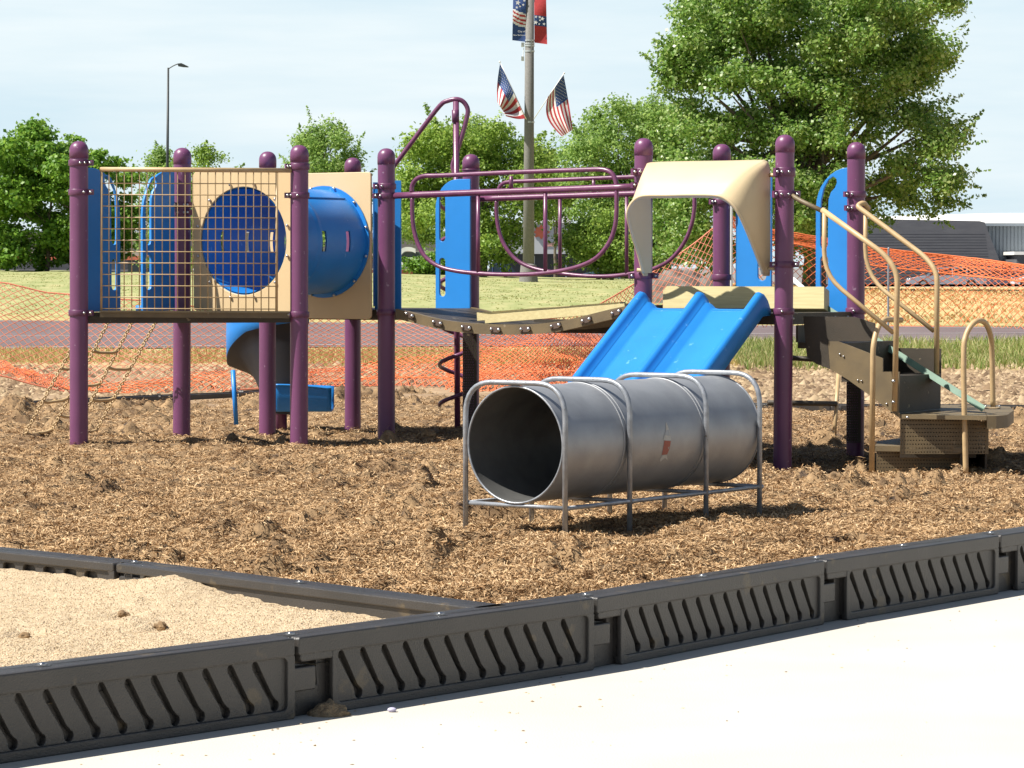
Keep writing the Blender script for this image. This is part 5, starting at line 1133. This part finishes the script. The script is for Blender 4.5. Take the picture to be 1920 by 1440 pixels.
b_=B(); wbox(b_,pxx(1893,Yb),pxx(1990,Yb),Yb-2,Yb+2.9,pz(478,Yb),pz(472,Yb)); aw=b_.build('awning',whiteroof,gr); b_=B(); wbox(b_,pxx(1899,Yb),pxx(1990,Yb),Yb-1.7,Yb+2.9,0,pz(479,Yb)); b_.build('awning_shade_wall',blockm,gr)
Yb=215
lt=empty('shop_building',(pxx(300,Yb),Yb,0),'long low tan building with an orange red stripe behind the left trees','building')
b_=B(); wbox(b_,pxx(-200,Yb),pxx(880,Yb),Yb,Yb+14,pz(487,Yb),pz(437,Yb)); b_.build('wall',stucco,lt)
b_=B(); wbox(b_,pxx(-200,Yb)-.05,pxx(880,Yb)+.05,Yb-.06,Yb+.5,pz(487.5,Yb),pz(480,Yb)); b_.build('painted_stripe',stripe,lt)
b_=B(); wbox(b_,pxx(-200,Yb),pxx(880,Yb),Yb+.1,Yb+14,0,pz(487.4,Yb)); b_.build('base_wall',greyw,lt)
b_=B(); wbox(b_,pxx(-200,Yb),pxx(885,Yb),Yb-.3,Yb+14.3,pz(437,Yb)+.002,pz(433,Yb)); b_.build('roof_edge',fasc,lt)
for x0,x1 in ((240,290),(440,480),(560,640)): b_=B(); wbox(b_,pxx(x0,Yb),pxx(x1,Yb),Yb+.02,Yb+.2,.3,pz(489,Yb)); b_.build('window',glass,lt)
Yb=205
ct=empty('store_building',(pxx(1080,Yb),Yb,0),'store with a pale grey fascia and dark windows behind the flag pole','building')
b_=B(); wbox(b_,pxx(930,Yb),pxx(1260,Yb),Yb,Yb+12,pz(476,Yb),pz(418,Yb)); b_.build('fascia',fasc,ct)
b_=B(); wbox(b_,pxx(985,Yb),pxx(1070,Yb),Yb-.4,Yb+6,pz(418,Yb)+.003,pz(384,Yb)); b_.build('gable',whiteroof,ct)
b_=B(); wbox(b_,pxx(930,Yb),pxx(1260,Yb),Yb+.5,Yb+12,0,pz(476.3,Yb)); b_.build('storefront',M('dark storefront',(.03,.03,.032),None,3,.4),ct)
for x0 in (1000,1060,1120): 
    b_=B(); wbox(b_,pxx(x0,Yb),pxx(x0+3,Yb),Yb+.4,Yb+.49,0,pz(480,Yb)); b_.build('mullion',fasc,ct)
b_=B(); cx_,cz_=pxx(1015,Yb),pz(435,Yb); pts=[Vector((cx_+(.62 if k%2==0 else .4)*math.cos(k*math.pi/8),Yb-.06,cz_+(.52 if k%2==0 else .33)*math.sin(k*math.pi/8))) for k in range(16)]; b_.prism(pts,(0,.05,0)); b_.build('emblem',stripe,ct)
b_=B(); wbox(b_,pxx(1020,Yb),pxx(1042,Yb),Yb-.05,Yb-.003,pz(462,Yb),pz(455,Yb)); b_.build('sign_strip',M('faded pink lettering strip',(.6,.33,.28),None,3,.7),ct)
# white letter sign on brick
Ys=121; zb_=float(terz(pxx(750,Ys),Ys)); sg=empty('letter_sign',(pxx(750,Ys),Ys,zb_),'large white letters on a low red brick base at the field edge','sign')
b_=B(); wbox(b_,pxx(690,Ys),pxx(797,Ys),Ys-.15,Ys+.25,zb_-.2,pz(506,Ys)); b_.build('brick_base',M('red brick',(.42,.15,.10),(.34,.12,.08),8,.9,.3,20),sg)
b_=B(); wbox(b_,pxx(690,Ys)-.03,pxx(797,Ys)+.03,Ys-.2,Ys+.3,pz(506,Ys)+.002,pz(503.5,Ys)); b_.build('base_cap',M('stone cap',(.5,.45,.36),None,4,.8),sg)
cu=bpy.data.curves.new('t','FONT'); cu.body='SG'; cu.size=1.18; cu.extrude=.06; cu.offset=.028; ob=bpy.data.objects.new('t',cu); COL.objects.link(ob); dg=bpy.context.evaluated_depsgraph_get(); dg.update(); me=bpy.data.meshes.new_from_object(ob.evaluated_get(dg)); bpy.data.objects.remove(ob); me.materials.clear()
me.transform(frame_mat(Vector((pxx(717,Ys),Ys,pz(503,Ys)+.02)),Vector((1,0,0)),Vector((0,0,1)),Vector((0,-1,0)))); link('lettering',me,white,sg)
b_=B(); wbox(b_,pxx(700,Ys),pxx(792,Ys),Ys+.1,Ys+.16,pz(503,Ys)+.003,pz(472,Ys)); b_.build('back_panel',M('dark grey panel',(.09,.11,.12),None,4,.7),sg)
# ================================================================== parked cars
def car(px0,px1,Yc,paint,label,h=1.45,face=1,van=False):
    x0,x1=pxx(px0,Yc),pxx(px1,Yc); Lc=x1-x0; z0=float(zter(Yc)); r_=empty('parked_car',((x0+x1)/2,Yc,z0),label,'car','parked cars far behind')
    def X_(t): return x0+Lc*(t if face>0 else 1-t)
    prof=[(0,.35),(0.0,.62),(.03,.72),(.20,.86),(.27,.9),(.80,.92),(.97,.86),(1,.70),(1,.32),(.90,.26),(.10,.26)]
    b_=B(); pl=[Vector((X_(t),Yc-.85,z0+z*h/1.45)) for t,z in prof]; b_.prism(pl,(0,1.7,0)); body=b_.build('body',paint,r_,smooth=40,bevel=.06)
    g=[(.24,.86),(.37,1.36),(.42,1.42),(.70,1.42),(.76,1.38),(.90,.88)] if not van else [(.08,.86),(.14,1.36),(.18,1.42),(.95,1.42),(.98,1.36),(.99,.88)]
    V0=[];b_=B()
    A0=[b_.bm.verts.new((X_(t),Yc-(.82 if z<1 else .64),z0+z*h/1.45)) for t,z in g]; A1=[b_.bm.verts.new((X_(t),Yc+(.82 if z<1 else .64),z0+z*h/1.45)) for t,z in g]
    b_._f(A0); b_._f(A1[::-1]); n=len(g)
    for i in range(n): b_._f([A0[i],A0[(i+1)%n],A1[(i+1)%n],A1[i]])
    b_.build('windows',glass,body,smooth=30)
    b_=B(); rf=[p for p in g if p[1]>1.3]; b_.prism([Vector((X_(t),Yc-.655,z0+(z+.01)*h/1.45)) for t,z in rf]+[Vector((X_(rf[-1][0]),Yc-.655,z0+1.33*h/1.45)),Vector((X_(rf[0][0]),Yc-.655,z0+1.33*h/1.45))],(0,1.31,0)); b_.build('roof',paint,body,smooth=40)
    for t in (.38,.56,.75): 
        b_=B(); b_.tube([(X_(t),Yc-.835,z0+.88*h/1.45),(X_(t),Yc-.66,z0+1.38*h/1.45)],.03,6); b_.build('pillar',paint,body)
    for t in (.18,.80):
        for sy in (-1,1):
            c=Vector((X_(t),Yc+.78*sy,z0+.32)); b_=B(); b_.tube([c-Vector((0,.1,0)),c+Vector((0,.1,0))],.32,20); wh=b_.build('wheel',rubber,r_,smooth=40)
            b_=B(); b_.tube([c-Vector((0,.115,0)),c+Vector((0,.115,0))],.2,14); b_.build('rim',steel,wh,smooth=40)
    for sy in (-.6,.6):
        b_=B(); b_.ball((X_(.015),Yc+sy,z0+.66),.09,8,6,(1,1.6,.8)); b_.build('headlight',steel,r_,smooth=180)
cs=M('silver paint',(.42,.43,.47),(.38,.39,.43),2,.3,metal=.3); cp=M('grey purple paint',(.16,.15,.20),None,2,.3,metal=.2); cb=M('navy paint',(.03,.05,.12),None,2,.25); ctl=M('teal paint',(.06,.13,.17),None,2,.3); cw=M('white car paint',(.75,.75,.75),None,2,.3)
car(1702,1846,194,cs,'silver car right of the steps with its pale nose facing left')
car(1818,1915,206,cp,'dark sloping car behind the net near the right edge')
car(1898,2010,186,cw,'white car cut off by the right edge',h=1.2)
car(893,975,176,cb,'navy blue car right of the second blue panel')
car(820,932,188,cw,'white car partly hidden behind the navy car',h=1.6,face=-1)
car(1085,1215,172,ctl,'teal car seen through the bridge railings right of the flag pole')
car(330,392,200,cw,'small white car seen through the cage between purple post and tan panel')
car(296,330,210,cs,'small silver car seen through the cage left of the purple post')
